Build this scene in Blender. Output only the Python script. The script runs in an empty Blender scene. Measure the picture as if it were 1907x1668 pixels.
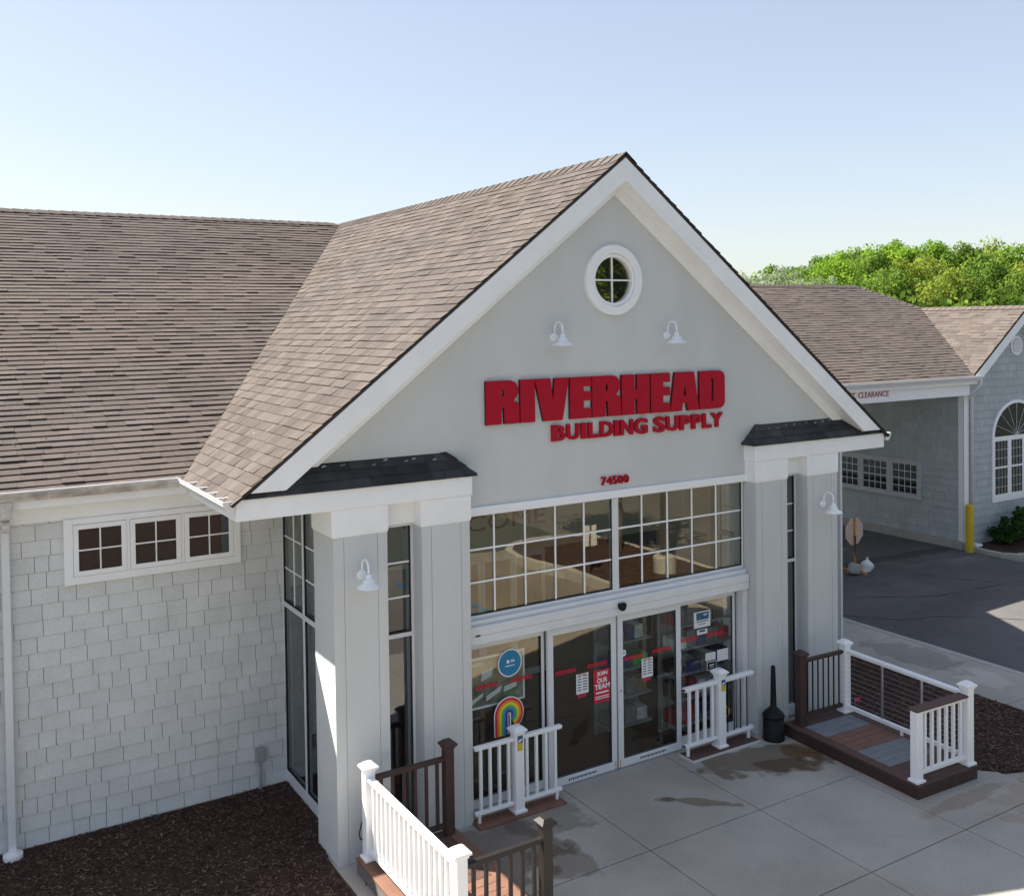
import bpy, bmesh, math, random
from mathutils import Vector, Matrix, geometry
from math import sin, cos, pi, radians, sqrt, atan2
rnd = random.Random(7)
C = bpy.context.scene.collection
SC = bpy.context.scene

# ------------------------------------------------------------------ camera
cam_d = bpy.data.cameras.new('camera'); cam = bpy.data.objects.new('camera', cam_d); C.objects.link(cam)
cam_d.sensor_width = 36; cam_d.sensor_fit = 'HORIZONTAL'
cam_d.lens = 1839.11/1907*36
cam_d.shift_y = -(834-641.45)/1907
cam_d.clip_start = 0.1; cam_d.clip_end = 3000
yaw, pitch, roll = 0.549, -0.0208, -0.0133
fw = Vector((sin(yaw)*cos(pitch), cos(yaw)*cos(pitch), sin(pitch)))
rt0 = Vector((cos(yaw), -sin(yaw), 0)); up0 = rt0.cross(fw)
rt = cos(roll)*rt0 + sin(roll)*up0; up = -sin(roll)*rt0 + cos(roll)*up0
cam.matrix_world = Matrix(((rt.x, up.x, -fw.x, -2.883), (rt.y, up.y, -fw.y, -10.307), (rt.z, up.z, -fw.z, 6.007), (0, 0, 0, 1)))
SC.camera = cam

# ------------------------------------------------------------------ light
L = Vector((-0.63, 0.655, 1.0)).normalized()          # towards the sun
w = bpy.data.worlds.new('World'); SC.world = w; w.use_nodes = True
nt = w.node_tree; nt.nodes.clear()
sky = nt.nodes.new('ShaderNodeTexSky'); sky.sky_type = 'NISHITA'; sky.sun_disc = False
sky.sun_elevation = math.asin(L.z); sky.sun_rotation = atan2(L.x, L.y)
sky.air_density = 1.0; sky.dust_density = 1.1; sky.ozone_density = 1.0; sky.altitude = 0
bg = nt.nodes.new('ShaderNodeBackground'); bg.inputs[1].default_value = 0.142
wo = nt.nodes.new('ShaderNodeOutputWorld')
hs = nt.nodes.new('ShaderNodeGamma'); hs.inputs['Gamma'].default_value = .56
nt.links.new(sky.outputs[0], hs.inputs['Color']); h2s = nt.nodes.new('ShaderNodeHueSaturation'); h2s.inputs['Saturation'].default_value = 1.03; h2s.inputs['Hue'].default_value = .512
nt.links.new(hs.outputs[0], h2s.inputs['Color']); nt.links.new(h2s.outputs[0], bg.inputs[0]); nt.links.new(bg.outputs[0], wo.inputs[0])
sd = bpy.data.lights.new('sun', 'SUN'); sd.energy = 5.0; sd.angle = radians(0.5); sd.color = (1, 0.93, 0.82)
so = bpy.data.objects.new('sun', sd); C.objects.link(so); so.rotation_euler = L.to_track_quat('Z', 'Y').to_euler()
so.location = (-20, 20, 30)
SC.view_settings.view_transform = 'Standard'; SC.view_settings.look = 'None'
SC.view_settings.exposure = 1.42; SC.view_settings.gamma = 1
SC.view_settings.use_curve_mapping = False

# ------------------------------------------------------------------ materials
def srgb(r, g, b):
    f = lambda c: (c/255)/12.92 if c/255 <= .04045 else ((c/255+.055)/1.055)**2.4
    return (f(r), f(g), f(b))
def mat(name, col, rough=.6, var=.12, scale=4, bump=0, bscale=60, isl=0, fine=0, spec=.4, metal=0, coat=0, stretch=None, tint=None):
    """noise-varied principled material; isl = per-island value variation (shingles, chips, leaves)"""
    m = bpy.data.materials.new(name); m.use_nodes = True; t = m.node_tree; N = t.nodes; K = t.links
    b = N['Principled BSDF']; b.inputs['Roughness'].default_value = rough
    b.inputs['Specular IOR Level'].default_value = spec; b.inputs['Metallic'].default_value = metal
    if coat: b.inputs['Coat Weight'].default_value = coat
    tc = N.new('ShaderNodeTexCoord'); src = tc.outputs['Object']
    if stretch:
        mp = N.new('ShaderNodeMapping'); mp.inputs['Scale'].default_value = stretch; K.new(src, mp.inputs[0]); src = mp.outputs[0]
    n = N.new('ShaderNodeTexNoise'); n.inputs['Scale'].default_value = scale; n.inputs['Detail'].default_value = 5
    n.inputs['Roughness'].default_value = .62; K.new(src, n.inputs['Vector'])
    r = N.new('ShaderNodeMapRange'); r.inputs[1].default_value = .3; r.inputs[2].default_value = .7
    r.inputs[3].default_value = 1-var; r.inputs[4].default_value = 1+var; K.new(n.outputs[0], r.inputs[0])
    val = r.outputs[0]
    def mul(a, bb):
        q = N.new('ShaderNodeMath'); q.operation = 'MULTIPLY'; K.new(a, q.inputs[0]); K.new(bb, q.inputs[1]); return q.outputs[0]
    if fine:
        n2 = N.new('ShaderNodeTexNoise'); n2.inputs['Scale'].default_value = bscale; n2.inputs['Detail'].default_value = 3; K.new(tc.outputs['Object'], n2.inputs['Vector'])
        r2 = N.new('ShaderNodeMapRange'); r2.inputs[1].default_value = .3; r2.inputs[2].default_value = .7
        r2.inputs[3].default_value = 1-fine; r2.inputs[4].default_value = 1+fine; K.new(n2.outputs[0], r2.inputs[0]); val = mul(val, r2.outputs[0])
    if isl:
        g = N.new('ShaderNodeNewGeometry')
        r3 = N.new('ShaderNodeMapRange'); r3.inputs[3].default_value = 1-isl; r3.inputs[4].default_value = 1+isl
        K.new(g.outputs['Random Per Island'], r3.inputs[0]); val = mul(val, r3.outputs[0])
    mx = N.new('ShaderNodeVectorMath'); mx.operation = 'SCALE'; mx.inputs[0].default_value = col[:3]; K.new(val, mx.inputs['Scale'])
    out = mx.outputs[0]
    if tint is not None:                      # second hue mixed by island random / noise
        c2, amt = tint
        mm = N.new('ShaderNodeMix'); mm.data_type = 'RGBA'; K.new(out, mm.inputs[6])
        s2 = N.new('ShaderNodeVectorMath'); s2.operation = 'SCALE'; s2.inputs[0].default_value = c2[:3]; K.new(val, s2.inputs['Scale'])
        K.new(s2.outputs[0], mm.inputs[7])
        n3 = N.new('ShaderNodeTexNoise'); n3.inputs['Scale'].default_value = scale*.37; n3.inputs['Detail'].default_value = 4; K.new(src, n3.inputs['Vector'])
        r4 = N.new('ShaderNodeMapRange'); r4.inputs[1].default_value = .4; r4.inputs[2].default_value = .62; r4.inputs[4].default_value = amt
        K.new(n3.outputs[0], r4.inputs[0]); K.new(r4.outputs[0], mm.inputs[0]); out = mm.outputs[2]
    K.new(out, b.inputs['Base Color'])
    if bump:
        bp = N.new('ShaderNodeBump'); bp.inputs['Strength'].default_value = bump; bp.inputs['Distance'].default_value = .01
        n4 = N.new('ShaderNodeTexNoise'); n4.inputs['Scale'].default_value = bscale; n4.inputs['Detail'].default_value = 4; K.new(tc.outputs['Object'], n4.inputs['Vector'])
        K.new(n4.outputs[0], bp.inputs['Height']); K.new(bp.outputs[0], b.inputs['Normal'])
    m['out'] = 0
    return m

M = {}
M['stucco'] = mat('stucco', (.645, .66, .66), .9, .05, 1.1, .8, 130, fine=.10, spec=.15, tint=((.605, .618, .615), .8), stretch=(1, 1, .35))
M['siding'] = mat('shake_siding', (.66, .67, .665), .75, .07, 2.5, .25, 70, isl=.035, fine=.06, spec=.25)
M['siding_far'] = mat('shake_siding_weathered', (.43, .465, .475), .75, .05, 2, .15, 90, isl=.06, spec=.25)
M['white'] = mat('white_trim', (.88, .885, .90), .45, .04, 2.5, .05, 30)
M['vinyl'] = mat('white_vinyl', (.89, .89, .90), .32, .02, 3)
M['alu'] = mat('white_aluminium', (.70, .71, .73), .35, .04, 3)
M['gutter'] = mat('gutter_white', (.74, .74, .75), .35, .08, 6, stretch=(.6, 3, 6))
M['roof'] = mat('weathered_shingle', (.132, .110, .098), .92, .10, .8, .6, 110, isl=.09, fine=.22, spec=.12, tint=((.115, .099, .092), .8))
M['roof_light'] = mat('weathered_shingle_gable', (.116, .098, .088), .92, .10, .8, .6, 110, isl=.18, fine=.22, spec=.12, tint=((.104, .091, .085), .7))
M['core'] = mat('shingle_cut_edge', (.035, .028, .025), .95, .2)
M['roof_dark'] = mat('charcoal_shingle', (.056, .055, .057), .9, .15, 3, .6, 220, isl=.35, fine=.25, spec=.2)
M['deck_under'] = mat('roof_underlay', (.05, .042, .038), .95, .1)
M['red'] = mat('sign_red', (.42, .008, .026), .6, .05, 6, spec=.15)
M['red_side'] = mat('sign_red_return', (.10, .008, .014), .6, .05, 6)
M['redtext'] = mat('painted_red', (.33, .03, .03), .6, .08, 20)
M['dark'] = mat('dim_interior', (.018, .018, .02), .9, .3, 2)  # for backing sheets: the gloom of unlit rooms put into the colour
M['gasket'] = mat('black_gasket', (.02, .022, .026), .5, .1)
M['black'] = mat('black_plastic', (.009, .009, .011), .55, .15, 8, spec=.25)
M['brown'] = mat('dark_brown_composite', (.055, .032, .028), .55, .12, 6, .15, 60, stretch=(2, 2, 2))
M['redbrown'] = mat('red_brown_composite', (.20, .102, .070), .7, .14, 5, .2, 80, fine=.1)
M['midbrown'] = mat('mid_brown_composite', (.105, .058, .047), .7, .14, 5, .2, 80, fine=.1)
M['greydeck'] = mat('grey_composite', (.20, .21, .225), .7, .14, 5, .2, 80, fine=.1)
M['taupe'] = mat('taupe_fascia', (.16, .14, .13), .7, .1, 5)
M['bronze'] = mat('bronze_composite', (.016, .013, .012), .5, .12, 6, .1, 60)
M['steel'] = mat('stainless_steel', (.55, .56, .58), .35, .05, metal=.9)
M['curb'] = mat('kerb_concrete', (.40, .385, .35), .9, .12, 3, .3, 80, fine=.1)
M['mulchmat'] = mat('dark_mulch', (.066, .039, .031), .95, .35, 7, 1, 40, fine=.4, spec=.1)
M['chip'] = mat('mulch_chip', (.105, .063, .049), .9, .2, 5, isl=.8, spec=.15, tint=((.14, .10, .08), .4))
M['yellow'] = mat('yellow_paint', (.62, .43, .03), .45, .1, 6)
M['orange'] = mat('orange_paint', (.55, .22, .03), .6, .15, 8)
M['signback'] = mat('bare_sign_back', (.55, .40, .33), .5, .08, 6)
M['bagwhite'] = mat('white_sandbag', (.70, .71, .74), .6, .08, 8)
M['baggrey'] = mat('grey_sandbag', (.34, .34, .33), .8, .15, 10)
M['straw'] = mat('pale_straw', (.42, .34, .22), .9, .2, 8)
M['pink'] = mat('pink_flag', (.85, .06, .28), .6, .05)
M['lampwhite'] = mat('lamp_white_enamel', (.86, .89, .92), .3, .03, coat=.3)
M['bulb'] = mat('frosted_glass', (.75, .70, .66), .25, .03)
M['unlit_wall'] = mat('unlit_wall_blue', (.035, .04, .055), .8, .1)  # dimness inside the store put into the wall colour
M['beige'] = mat('interior_paint', (.62, .58, .48), .85, .05, 2)
M['carpet'] = mat('entry_mat', (.045, .018, .018), .95, .2, 20, fine=.2)
M['shelf'] = mat('shelf_metal', (.30, .31, .33), .5, .1)
M['bark'] = mat('bark', (.13, .10, .075), .95, .3, 6, .6, 30)
M['blueline'] = mat('blue_paint', (.02, .22, .48), .7, .15, 10)
M['lightpole'] = mat('pole_bronze', (.06, .05, .045), .5, .1)
M['skin_paper'] = mat('paper_white', (.74, .75, .76), .7, .05, 20)
M['blue'] = mat('sticker_blue', (.02, .20, .38), .5, .1, 12)
M['tag_blue'] = mat('tag_blue', (.03, .11, .22), .5, .2, 12)
M['tag_yellow'] = mat('tag_yellow', (.66, .47, .05), .5, .1, 12)
M['textdark'] = mat('text_dark', (.03, .035, .05), .6, .1)
M['textwhite'] = mat('text_white', (.8, .8, .8), .6, .03)
M['poster'] = mat('poster_print', (.12, .11, .10), .6, .7, 9, tint=((.30, .27, .2), .8))
M['postersun'] = mat('poster_print_top', (.33, .27, .17), .6, .3, 7)
M['decalred'] = mat('decal_red', (.55, .02, .05), .55, .05)
M['welcome'] = mat('welcome_brown', (.24, .035, .03), .7, .05)
M['green'] = mat('decal_green', (.08, .25, .10), .6, .1, 9)
M['cedge'] = mat('white_edge_strip', (.6, .6, .58), .6, .05)
M['sealant'] = mat('light_sealant', (.33, .35, .38), .5, .15, 30)
M['cord'] = mat('black_cord', (.02, .02, .02), .5, .1)
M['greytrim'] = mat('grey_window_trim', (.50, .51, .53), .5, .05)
M['felt'] = mat('building_felt', (.27, .27, .27), .9, .05)
M['boxgrey'] = mat('grey_metal_box', (.34, .355, .36), .55, .06)

def glass_mat(name, tint, base, refl=(1.0, .88, .68)):
    m = bpy.data.materials.new(name); m.use_nodes = True; t = m.node_tree; N = t.nodes; K = t.links; N.clear()
    tr = N.new('ShaderNodeBsdfTransparent'); tr.inputs[0].default_value = (*tint, 1)
    gl = N.new('ShaderNodeBsdfGlossy'); gl.inputs['Roughness'].default_value = .0; gl.inputs[0].default_value = (*refl, 1)
    n = N.new('ShaderNodeTexNoise'); n.inputs['Scale'].default_value = 1.3
    tc = N.new('ShaderNodeTexCoord'); K.new(tc.outputs['Object'], n.inputs['Vector'])
    bp = N.new('ShaderNodeBump'); bp.inputs['Strength'].default_value = .06; bp.inputs['Distance'].default_value = .02
    K.new(n.outputs[0], bp.inputs['Height']); K.new(bp.outputs[0], gl.inputs['Normal'])
    fr = N.new('ShaderNodeFresnel'); gb = N.new('ShaderNodeNewGeometry'); io = N.new('ShaderNodeMapRange'); io.inputs[3].default_value = 1.5; io.inputs[4].default_value = 1/1.5; K.new(gb.outputs['Backfacing'], io.inputs[0]); K.new(io.outputs[0], fr.inputs[0])
    a = N.new('ShaderNodeMath'); a.operation = 'ADD'; a.inputs[1].default_value = base; a.use_clamp = True; K.new(fr.outputs[0], a.inputs[0])
    mx = N.new('ShaderNodeMixShader'); K.new(a.outputs[0], mx.inputs[0]); K.new(tr.outputs[0], mx.inputs[1]); K.new(gl.outputs[0], mx.inputs[2])
    o = N.new('ShaderNodeOutputMaterial'); K.new(mx.outputs[0], o.inputs[0])
    return m
M['glass'] = glass_mat('window_glass', (.88, .92, .91), .06)
M['glassd'] = glass_mat('door_glass', (.88, .92, .92), .03, (1.0, .86, .66))
M['glassdk'] = glass_mat('dark_tinted_glass', (.35, .40, .38), -.015, (.8, .9, .85))
M['glassn'] = glass_mat('clear_glass', (.85, .88, .88), .03, (.95, .96, .97))

def leaf_mat(name, c1, c2, trans=.35):
    m = bpy.data.materials.new(name); m.use_nodes = True; t = m.node_tree; N = t.nodes; K = t.links; N.clear()
    g = N.new('ShaderNodeNewGeometry'); tc = N.new('ShaderNodeTexCoord')
    n = N.new('ShaderNodeTexNoise'); n.inputs['Scale'].default_value = .55; n.inputs['Detail'].default_value = 2; K.new(tc.outputs['Object'], n.inputs['Vector'])
    ad = N.new('ShaderNodeMath'); ad.operation = 'MULTIPLY_ADD'; ad.inputs[1].default_value = .55; K.new(g.outputs['Random Per Island'], ad.inputs[0])
    r = N.new('ShaderNodeMapRange'); r.inputs[1].default_value = .35; r.inputs[2].default_value = .65; r.inputs[4].default_value = .5; K.new(n.outputs[0], r.inputs[0]); K.new(r.outputs[0], ad.inputs[2])
    mm = N.new('ShaderNodeMix'); mm.data_type = 'RGBA'; mm.inputs[6].default_value = (*c1, 1); mm.inputs[7].default_value = (*c2, 1); K.new(ad.outputs[0], mm.inputs[0])
    d = N.new('ShaderNodeBsdfDiffuse'); K.new(mm.outputs[2], d.inputs[0])
    tl = N.new('ShaderNodeBsdfTranslucent'); K.new(mm.outputs[2], tl.inputs[0])
    mx = N.new('ShaderNodeMixShader'); mx.inputs[0].default_value = trans; K.new(d.outputs[0], mx.inputs[1]); K.new(tl.outputs[0], mx.inputs[2])
    o = N.new('ShaderNodeOutputMaterial'); K.new(mx.outputs[0], o.inputs[0]); return m
M['leaf'] = leaf_mat('leaf_spring_green', (.11, .22, .025), (.26, .40, .05))
M['leaf2'] = leaf_mat('leaf_mid_green', (.07, .15, .025), (.21, .31, .055))
M['leaf3'] = leaf_mat('leaf_yellow_green', (.13, .20, .03), (.30, .35, .065))
M['leafs'] = leaf_mat('leaf_silver', (.20, .26, .14), (.38, .44, .28))
M['leafshrub'] = leaf_mat('leaf_shrub', (.025, .06, .018), (.06, .12, .03), .2)

def ground_mat(name, col, kind):
    """concrete / asphalt with their own wear"""
    m = mat(name, col, .85, .14, .8, .4, 70, fine=.20, spec=.2, tint=((col[0]*.86, col[1]*.85, col[2]*.83), .7))
    t = m.node_tree; N = t.nodes; K = t.links; b = N['Principled BSDF']
    src = b.inputs['Base Color'].links[0].from_socket
    tc = N.new('ShaderNodeTexCoord')
    def blot(cx, cy, rx, ry, ang, dark, prev, edge=.22, ns=3.0, na=1.5):
        mp = N.new('ShaderNodeMapping'); mp.vector_type = 'TEXTURE'
        mp.inputs['Location'].default_value = (cx, cy, 0); mp.inputs['Rotation'].default_value = (0, 0, ang); mp.inputs['Scale'].default_value = (rx*1.15, ry*1.15, 1)
        K.new(tc.outputs['Object'], mp.inputs[0])
        ln = N.new('ShaderNodeVectorMath'); ln.operation = 'LENGTH'; K.new(mp.outputs[0], ln.inputs[0])
        nz = N.new('ShaderNodeTexNoise'); nz.inputs['Scale'].default_value = ns; nz.inputs['Detail'].default_value = 5; K.new(tc.outputs['Object'], nz.inputs['Vector'])
        a = N.new('ShaderNodeMath'); a.operation = 'MULTIPLY_ADD'; a.inputs[1].default_value = na; K.new(nz.outputs[0], a.inputs[0]); K.new(ln.outputs['Value'], a.inputs[2])
        r = N.new('ShaderNodeMapRange'); r.inputs[1].default_value = 1+na/2-edge; r.inputs[2].default_value = 1+na/2; r.inputs[3].default_value = .85; r.inputs[4].default_value = 0; r.interpolation_type = 'SMOOTHSTEP'; K.new(a.outputs[0], r.inputs[0])
        q = N.new('ShaderNodeMix'); q.data_type = 'RGBA'; q.blend_type = 'MULTIPLY'; K.new(r.outputs[0], q.inputs[0]); K.new(prev, q.inputs[6]); q.inputs[7].default_value = (*dark, 1)
        return q.outputs[2]
    if kind == 'concrete':
        for (cx, cy, rx, ry, an, dk) in ((7.0, -.62, .95, .42, -.35, (.40, .33, .27)), (7.65, -.75, .30, .28, 0, (.62, .42, .25)), (7.2, -.95, .45, .22, -.5, (.55, .47, .4)),
                (2.75, -.75, .75, .62, .3, (.48, .44, .42)), (3.6, -.45, .5, .35, 0, (.62, .58, .55)), (3.2, -1.25, .3, .4, .2, (.6, .55, .5)), (5.45, -1.05, .42, .09, -.75, (.52, .45, .38)), (5.15, -.78, .16, .05, -.5, (.62, .56, .5)),
                (9.5, -3.3, 1.2, .5, 0, (.9, .82, .74)), (8.3, -2.8, .8, .12, 0, (.8, .72, .65)), (12.3, .9, .5, .9, 0, (.72, .72, .72)), (12.3, -.3, .35, .5, 0, (1.25, 1.25, 1.27))):
            src = blot(cx, cy, rx, ry, an, dk, src)
    else:
        for (cx, cy, rx, ry, an, dk) in ((18.6, 5.9, 2.8, .22, -.12, (.6, .6, .62)), (19.6, 4.7, .8, .22, .05, (1.3, 1.28, 1.25)), (18.7, 5.0, 1.0, .14, -.2, (1.25, 1.22, 1.2)), (17.6, 7.2, .6, .1, .1, (1.25, 1.25, 1.25)), (14.5, 2.2, 3., .5, .3, (.85, .85, .87)), (15.5, 4, 1.5, .5, 0, (1.12, 1.1, 1.1))):
            src = blot(cx, cy, rx, ry, an, dk, src)
    K.new(src, b.inputs['Base Color'])
    return m
M['concrete'] = ground_mat('concrete_paving', (.425, .395, .35), 'concrete')
M['asphalt'] = ground_mat('asphalt', (.125, .118, .118), 'asphalt')
M['asphalt_lot'] = ground_mat('asphalt_lot', (.235, .21, .18), 'asphalt')
M['asphalt_tree_shade'] = ground_mat('asphalt_tree_shade', (.06, .06, .06), 'asphalt')  # darker lot asphalt, with the shade of trees put into its colour
M['grass'] = mat('rough_grass', (.07, .11, .03), .95, .3, .5, .5, 40, fine=.3)

# ------------------------------------------------------------------ mesh helpers
BASE = {}
class MB:
    def __init__(s): s.v = []; s.f = []
    def add(s, vs, fs):
        o = len(s.v); s.v += [tuple(q) for q in vs]; s.f += [tuple(i+o for i in f) for f in fs]; return s
    def box(s, x0, x1, y0, y1, z0, z1):
        if x0 > x1: x0, x1 = x1, x0
        if y0 > y1: y0, y1 = y1, y0
        if z0 > z1: z0, z1 = z1, z0
        return s.add([(x0,y0,z0),(x1,y0,z0),(x1,y1,z0),(x0,y1,z0),(x0,y0,z1),(x1,y0,z1),(x1,y1,z1),(x0,y1,z1)],
                     [(0,3,2,1),(4,5,6,7),(0,1,5,4),(1,2,6,5),(2,3,7,6),(3,0,4,7)])
    def ext(s, pts, off):
        """convex/any simple polygon of 3D points extruded by a vector"""
        n = len(pts); off = Vector(off); P = [Vector(p) for p in pts]
        return s.add(P+[p+off for p in P], [tuple(range(n)), tuple(range(2*n-1, n-1, -1))]+[(i, i+n, (i+1) % n+n, (i+1) % n) for i in range(n)])
    def poly(s, loops, to3d, off):
        """polygon with holes; loops are lists of (a,b); to3d maps (a,b)->Vector; extruded by off"""
        vl = [[Vector((a, b, 0)) for a, b in lp] for lp in loops]
        tris = geometry.tessellate_polygon(vl); flat = [q for lp in loops for q in lp]; n = len(flat)
        P = [Vector(to3d(*q)) for q in flat]; off = Vector(off)
        fs = [tuple(t) for t in tris]+[tuple(i+n for i in reversed(t)) for t in tris]; o = 0
        for lp in loops:
            k = len(lp); fs += [(o+i, o+(i+1) % k, o+(i+1) % k+n, o+i+n) for i in range(k)]; o += k
        return s.add(P+[p+off for p in P], fs)
    def tube(s, pts, r, n=10, cap=True):
        pts = [Vector(p) for p in pts]; R = r if isinstance(r, (list, tuple)) else [r]*len(pts); rings = []
        prev = None
        for i, p in enumerate(pts):
            d = (pts[min(i+1, len(pts)-1)]-pts[max(i-1, 0)]).normalized()
            a = prev if prev is not None else (Vector((0, 0, 1)) if abs(d.z) < .9 else Vector((1, 0, 0)))
            x = (a-d*a.dot(d)).normalized(); y = d.cross(x); prev = x
            rings.append([p+(x*cos(2*pi*k/n)+y*sin(2*pi*k/n))*R[i] for k in range(n)])
        fs = []
        for i in range(len(rings)-1):
            for k in range(n): fs.append((i*n+k, i*n+(k+1) % n, (i+1)*n+(k+1) % n, (i+1)*n+k))
        if cap: fs += [tuple(range(n-1, -1, -1)), tuple(range((len(rings)-1)*n, len(rings)*n))]
        return s.add([q for r_ in rings for q in r_], fs)
    def lathe(s, prof, c=(0, 0, 0), n=20, ax='z'):
        vs = []
        for r, h in prof:
            for k in range(n):
                a = 2*pi*k/n; q = (r*cos(a), r*sin(a), h)
                if ax == 'y': q = (r*cos(a), h, r*sin(a))
                vs.append((q[0]+c[0], q[1]+c[1], q[2]+c[2]))
        fs = [(i*n+k, i*n+(k+1) % n, (i+1)*n+(k+1) % n, (i+1)*n+k) for i in range(len(prof)-1) for k in range(n)]
        fs += [tuple(range(n-1, -1, -1)), tuple(range((len(prof)-1)*n, len(prof)*n))]
        return s.add(vs, fs)
    def build(s, name, m, parent=None, bevel=0, smooth=False, clips=None, recalc=True):
        b = BASE.get(parent.name, Vector((0, 0, 0))) if parent else Vector((0, 0, 0))
        me = bpy.data.meshes.new(name); me.from_pydata([Vector(v)-b for v in s.v], [], s.f)
        if recalc or clips:
            bm = bmesh.new(); bm.from_mesh(me)
            if clips:
                for co, no in clips:
                    bmesh.ops.bisect_plane(bm, geom=bm.verts[:]+bm.edges[:]+bm.faces[:], dist=1e-5, plane_co=Vector(co)-b, plane_no=Vector(no), clear_outer=True)
            if recalc: bmesh.ops.recalc_face_normals(bm, faces=bm.faces[:])
            bm.to_mesh(me); bm.free()
        if smooth:
            for p in me.polygons: p.use_smooth = True
        o = bpy.data.objects.new(name, me); C.objects.link(o)
        if m: me.materials.append(M[m] if isinstance(m, str) else m)
        if m in ('roof', 'roof_light'):           # cut shingle edges show the black asphalt core
            me.materials.append(M['core']); me.update(); up_n = Vector((0, 0, 0)); areas = {}
            for q in me.polygons: up_n += q.normal*q.area*(1 if q.normal.z > 0 else -1) if abs(q.normal.z) > .3 else Vector((0, 0, 0))
            for q in me.polygons:
                if abs(q.normal.dot(up_n.normalized())) < .55: q.material_index = 1
        if parent: o.parent = parent; BASE[o.name] = b
        if bevel:
            bv = o.modifiers.new('bevel', 'BEVEL'); bv.width = bevel; bv.segments = 2; bv.limit_method = 'ANGLE'; bv.angle_limit = radians(40)
        return o
def thing(name, label, cat, loc=(0, 0, 0), group=None, rz=0):
    o = bpy.data.objects.new(name, None); C.objects.link(o); o.location = loc; o.rotation_euler = (0, 0, rz)
    o.empty_display_size = .2
    o['label'] = label; o['category'] = cat
    if group: o['group'] = group
    BASE[o.name] = Vector(loc) if not rz else Vector((0, 0, 0)); return o
def local(o): BASE[o.name] = Vector((0, 0, 0)); return o
def tag(o, label, cat, group=None):
    o['label'] = label; o['category'] = cat
    if group: o['group'] = group
    return o
def struct(o, kind='structure'): o['kind'] = kind; return o
def copy_tree(o, parent=None):
    c = o.copy(); C.objects.link(c)
    if parent: c.parent = parent
    for ch in list(o.children): copy_tree(ch, c)
    return c
def box(name, m, parent, *b, bevel=0): return MB().box(*b).build(name, m, parent, bevel)

def shingles(mb, o, U, V, N, u0, u1, vlen, exp, wr, tr, gap=.002, over=1.12, seed=1, jit=.003):
    """overlapping tabs on a plane: o origin, U along the course, V up the slope, N outward"""
    r = random.Random(seed); o = Vector(o); U = Vector(U).normalized(); V = Vector(V).normalized(); N = Vector(N).normalized()
    k = 0
    while k*exp < vlen:
        v0 = k*exp; v1 = min(v0+exp*over, vlen+.02); u = u0-r.random()*wr[1]
        while u < u1:
            wd = r.uniform(*wr); t = r.choice(tr)*r.uniform(.85, 1.15); j = r.uniform(-jit, jit)
            a, b2 = max(u, u0), min(u+wd-gap, u1)
            if b2-a > .01:
                q = [(a, v0+j, t), (b2, v0+j, t), (b2, v1, .003), (a, v1, .003), (a, v0+j, -.001), (b2, v0+j, -.001)]
                P = [o+U*x+V*y+N*z for x, y, z in q]
                mb.add(P, [(0, 1, 2, 3), (0, 4, 5, 1), (0, 3, 4), (1, 5, 2)])
            u += wd
        k += 1
    return mb
def text_mesh(txt, size=1, offset=0, extrude=0):
    cu = bpy.data.curves.new('t', 'FONT'); cu.body = txt; cu.size = size; cu.offset = offset; cu.extrude = extrude; cu.resolution_u = 3
    ob = bpy.data.objects.new('t', cu); C.objects.link(ob)
    dg = bpy.context.evaluated_depsgraph_get(); dg.update()
    me = bpy.data.meshes.new_from_object(ob.evaluated_get(dg))
    vs = [v.co.copy() for v in me.vertices]; fs = [tuple(p.vertices) for p in me.polygons]
    bpy.data.objects.remove(ob); bpy.data.curves.remove(cu); bpy.data.meshes.remove(me)
    return vs, fs
def text_fit(mb, txt, x0, x1, y, z0, z1, depth=.004, offset=.0, axis='x'):
    """text fitted into a rectangle of the plane facing -y (axis x)"""
    vs, fs = text_mesh(txt, 1, offset, .5)
    ax = [v.x for v in vs]; ay = [v.y for v in vs]
    X0, X1, Y0, Y1 = min(ax), max(ax), min(ay), max(ay)
    P = [Vector((x0+(v.x-X0)/(X1-X0)*(x1-x0), y-depth*(v.z+.5), z0+(v.y-Y0)/(Y1-Y0)*(z1-z0))) for v in vs]
    return mb.add(P, fs)

exec_order = []
# ================================================================== GROUND
W_ = 10.311
def mx(x): return W_-x
# asphalt sheet: lot in front, driveway rising gently to the right building
g = MB()
lot = MB().add([(-120, -90, -.12), (13.15, -90, -.12), (13.15, -5.6, -.12), (-120, -5.6, -.12)], [(0, 1, 2, 3)])
struct(lot.build('car_park', 'asphalt_lot', recalc=False))
struct(MB().box(-40, 13.1, -30, -12.1, -.16, -.114).build('road', 'asphalt_tree_shade'))  # dark sheet over the far lot, coloured to stand for tree shade
g.add([(13.15, -90, -.12), (20.3, -90, -.0), (20.3, 60, -.0), (13.15, 60, -.12)], [(0, 1, 2, 3)])
g.add([(20.3, -90, 0), (120, -90, 0), (120, 3.2, 0), (20.3, 3.2, 0)], [(0, 1, 2, 3)])
struct(g.build('road', 'asphalt', recalc=False))
struct(MB().add([(-1500, -1500, -.2), (1500, -1500, -.2), (1500, 1500, -.2), (-1500, 1500, -.2)], [(0, 1, 2, 3)]).build('ground', 'grass', recalc=False))
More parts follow.
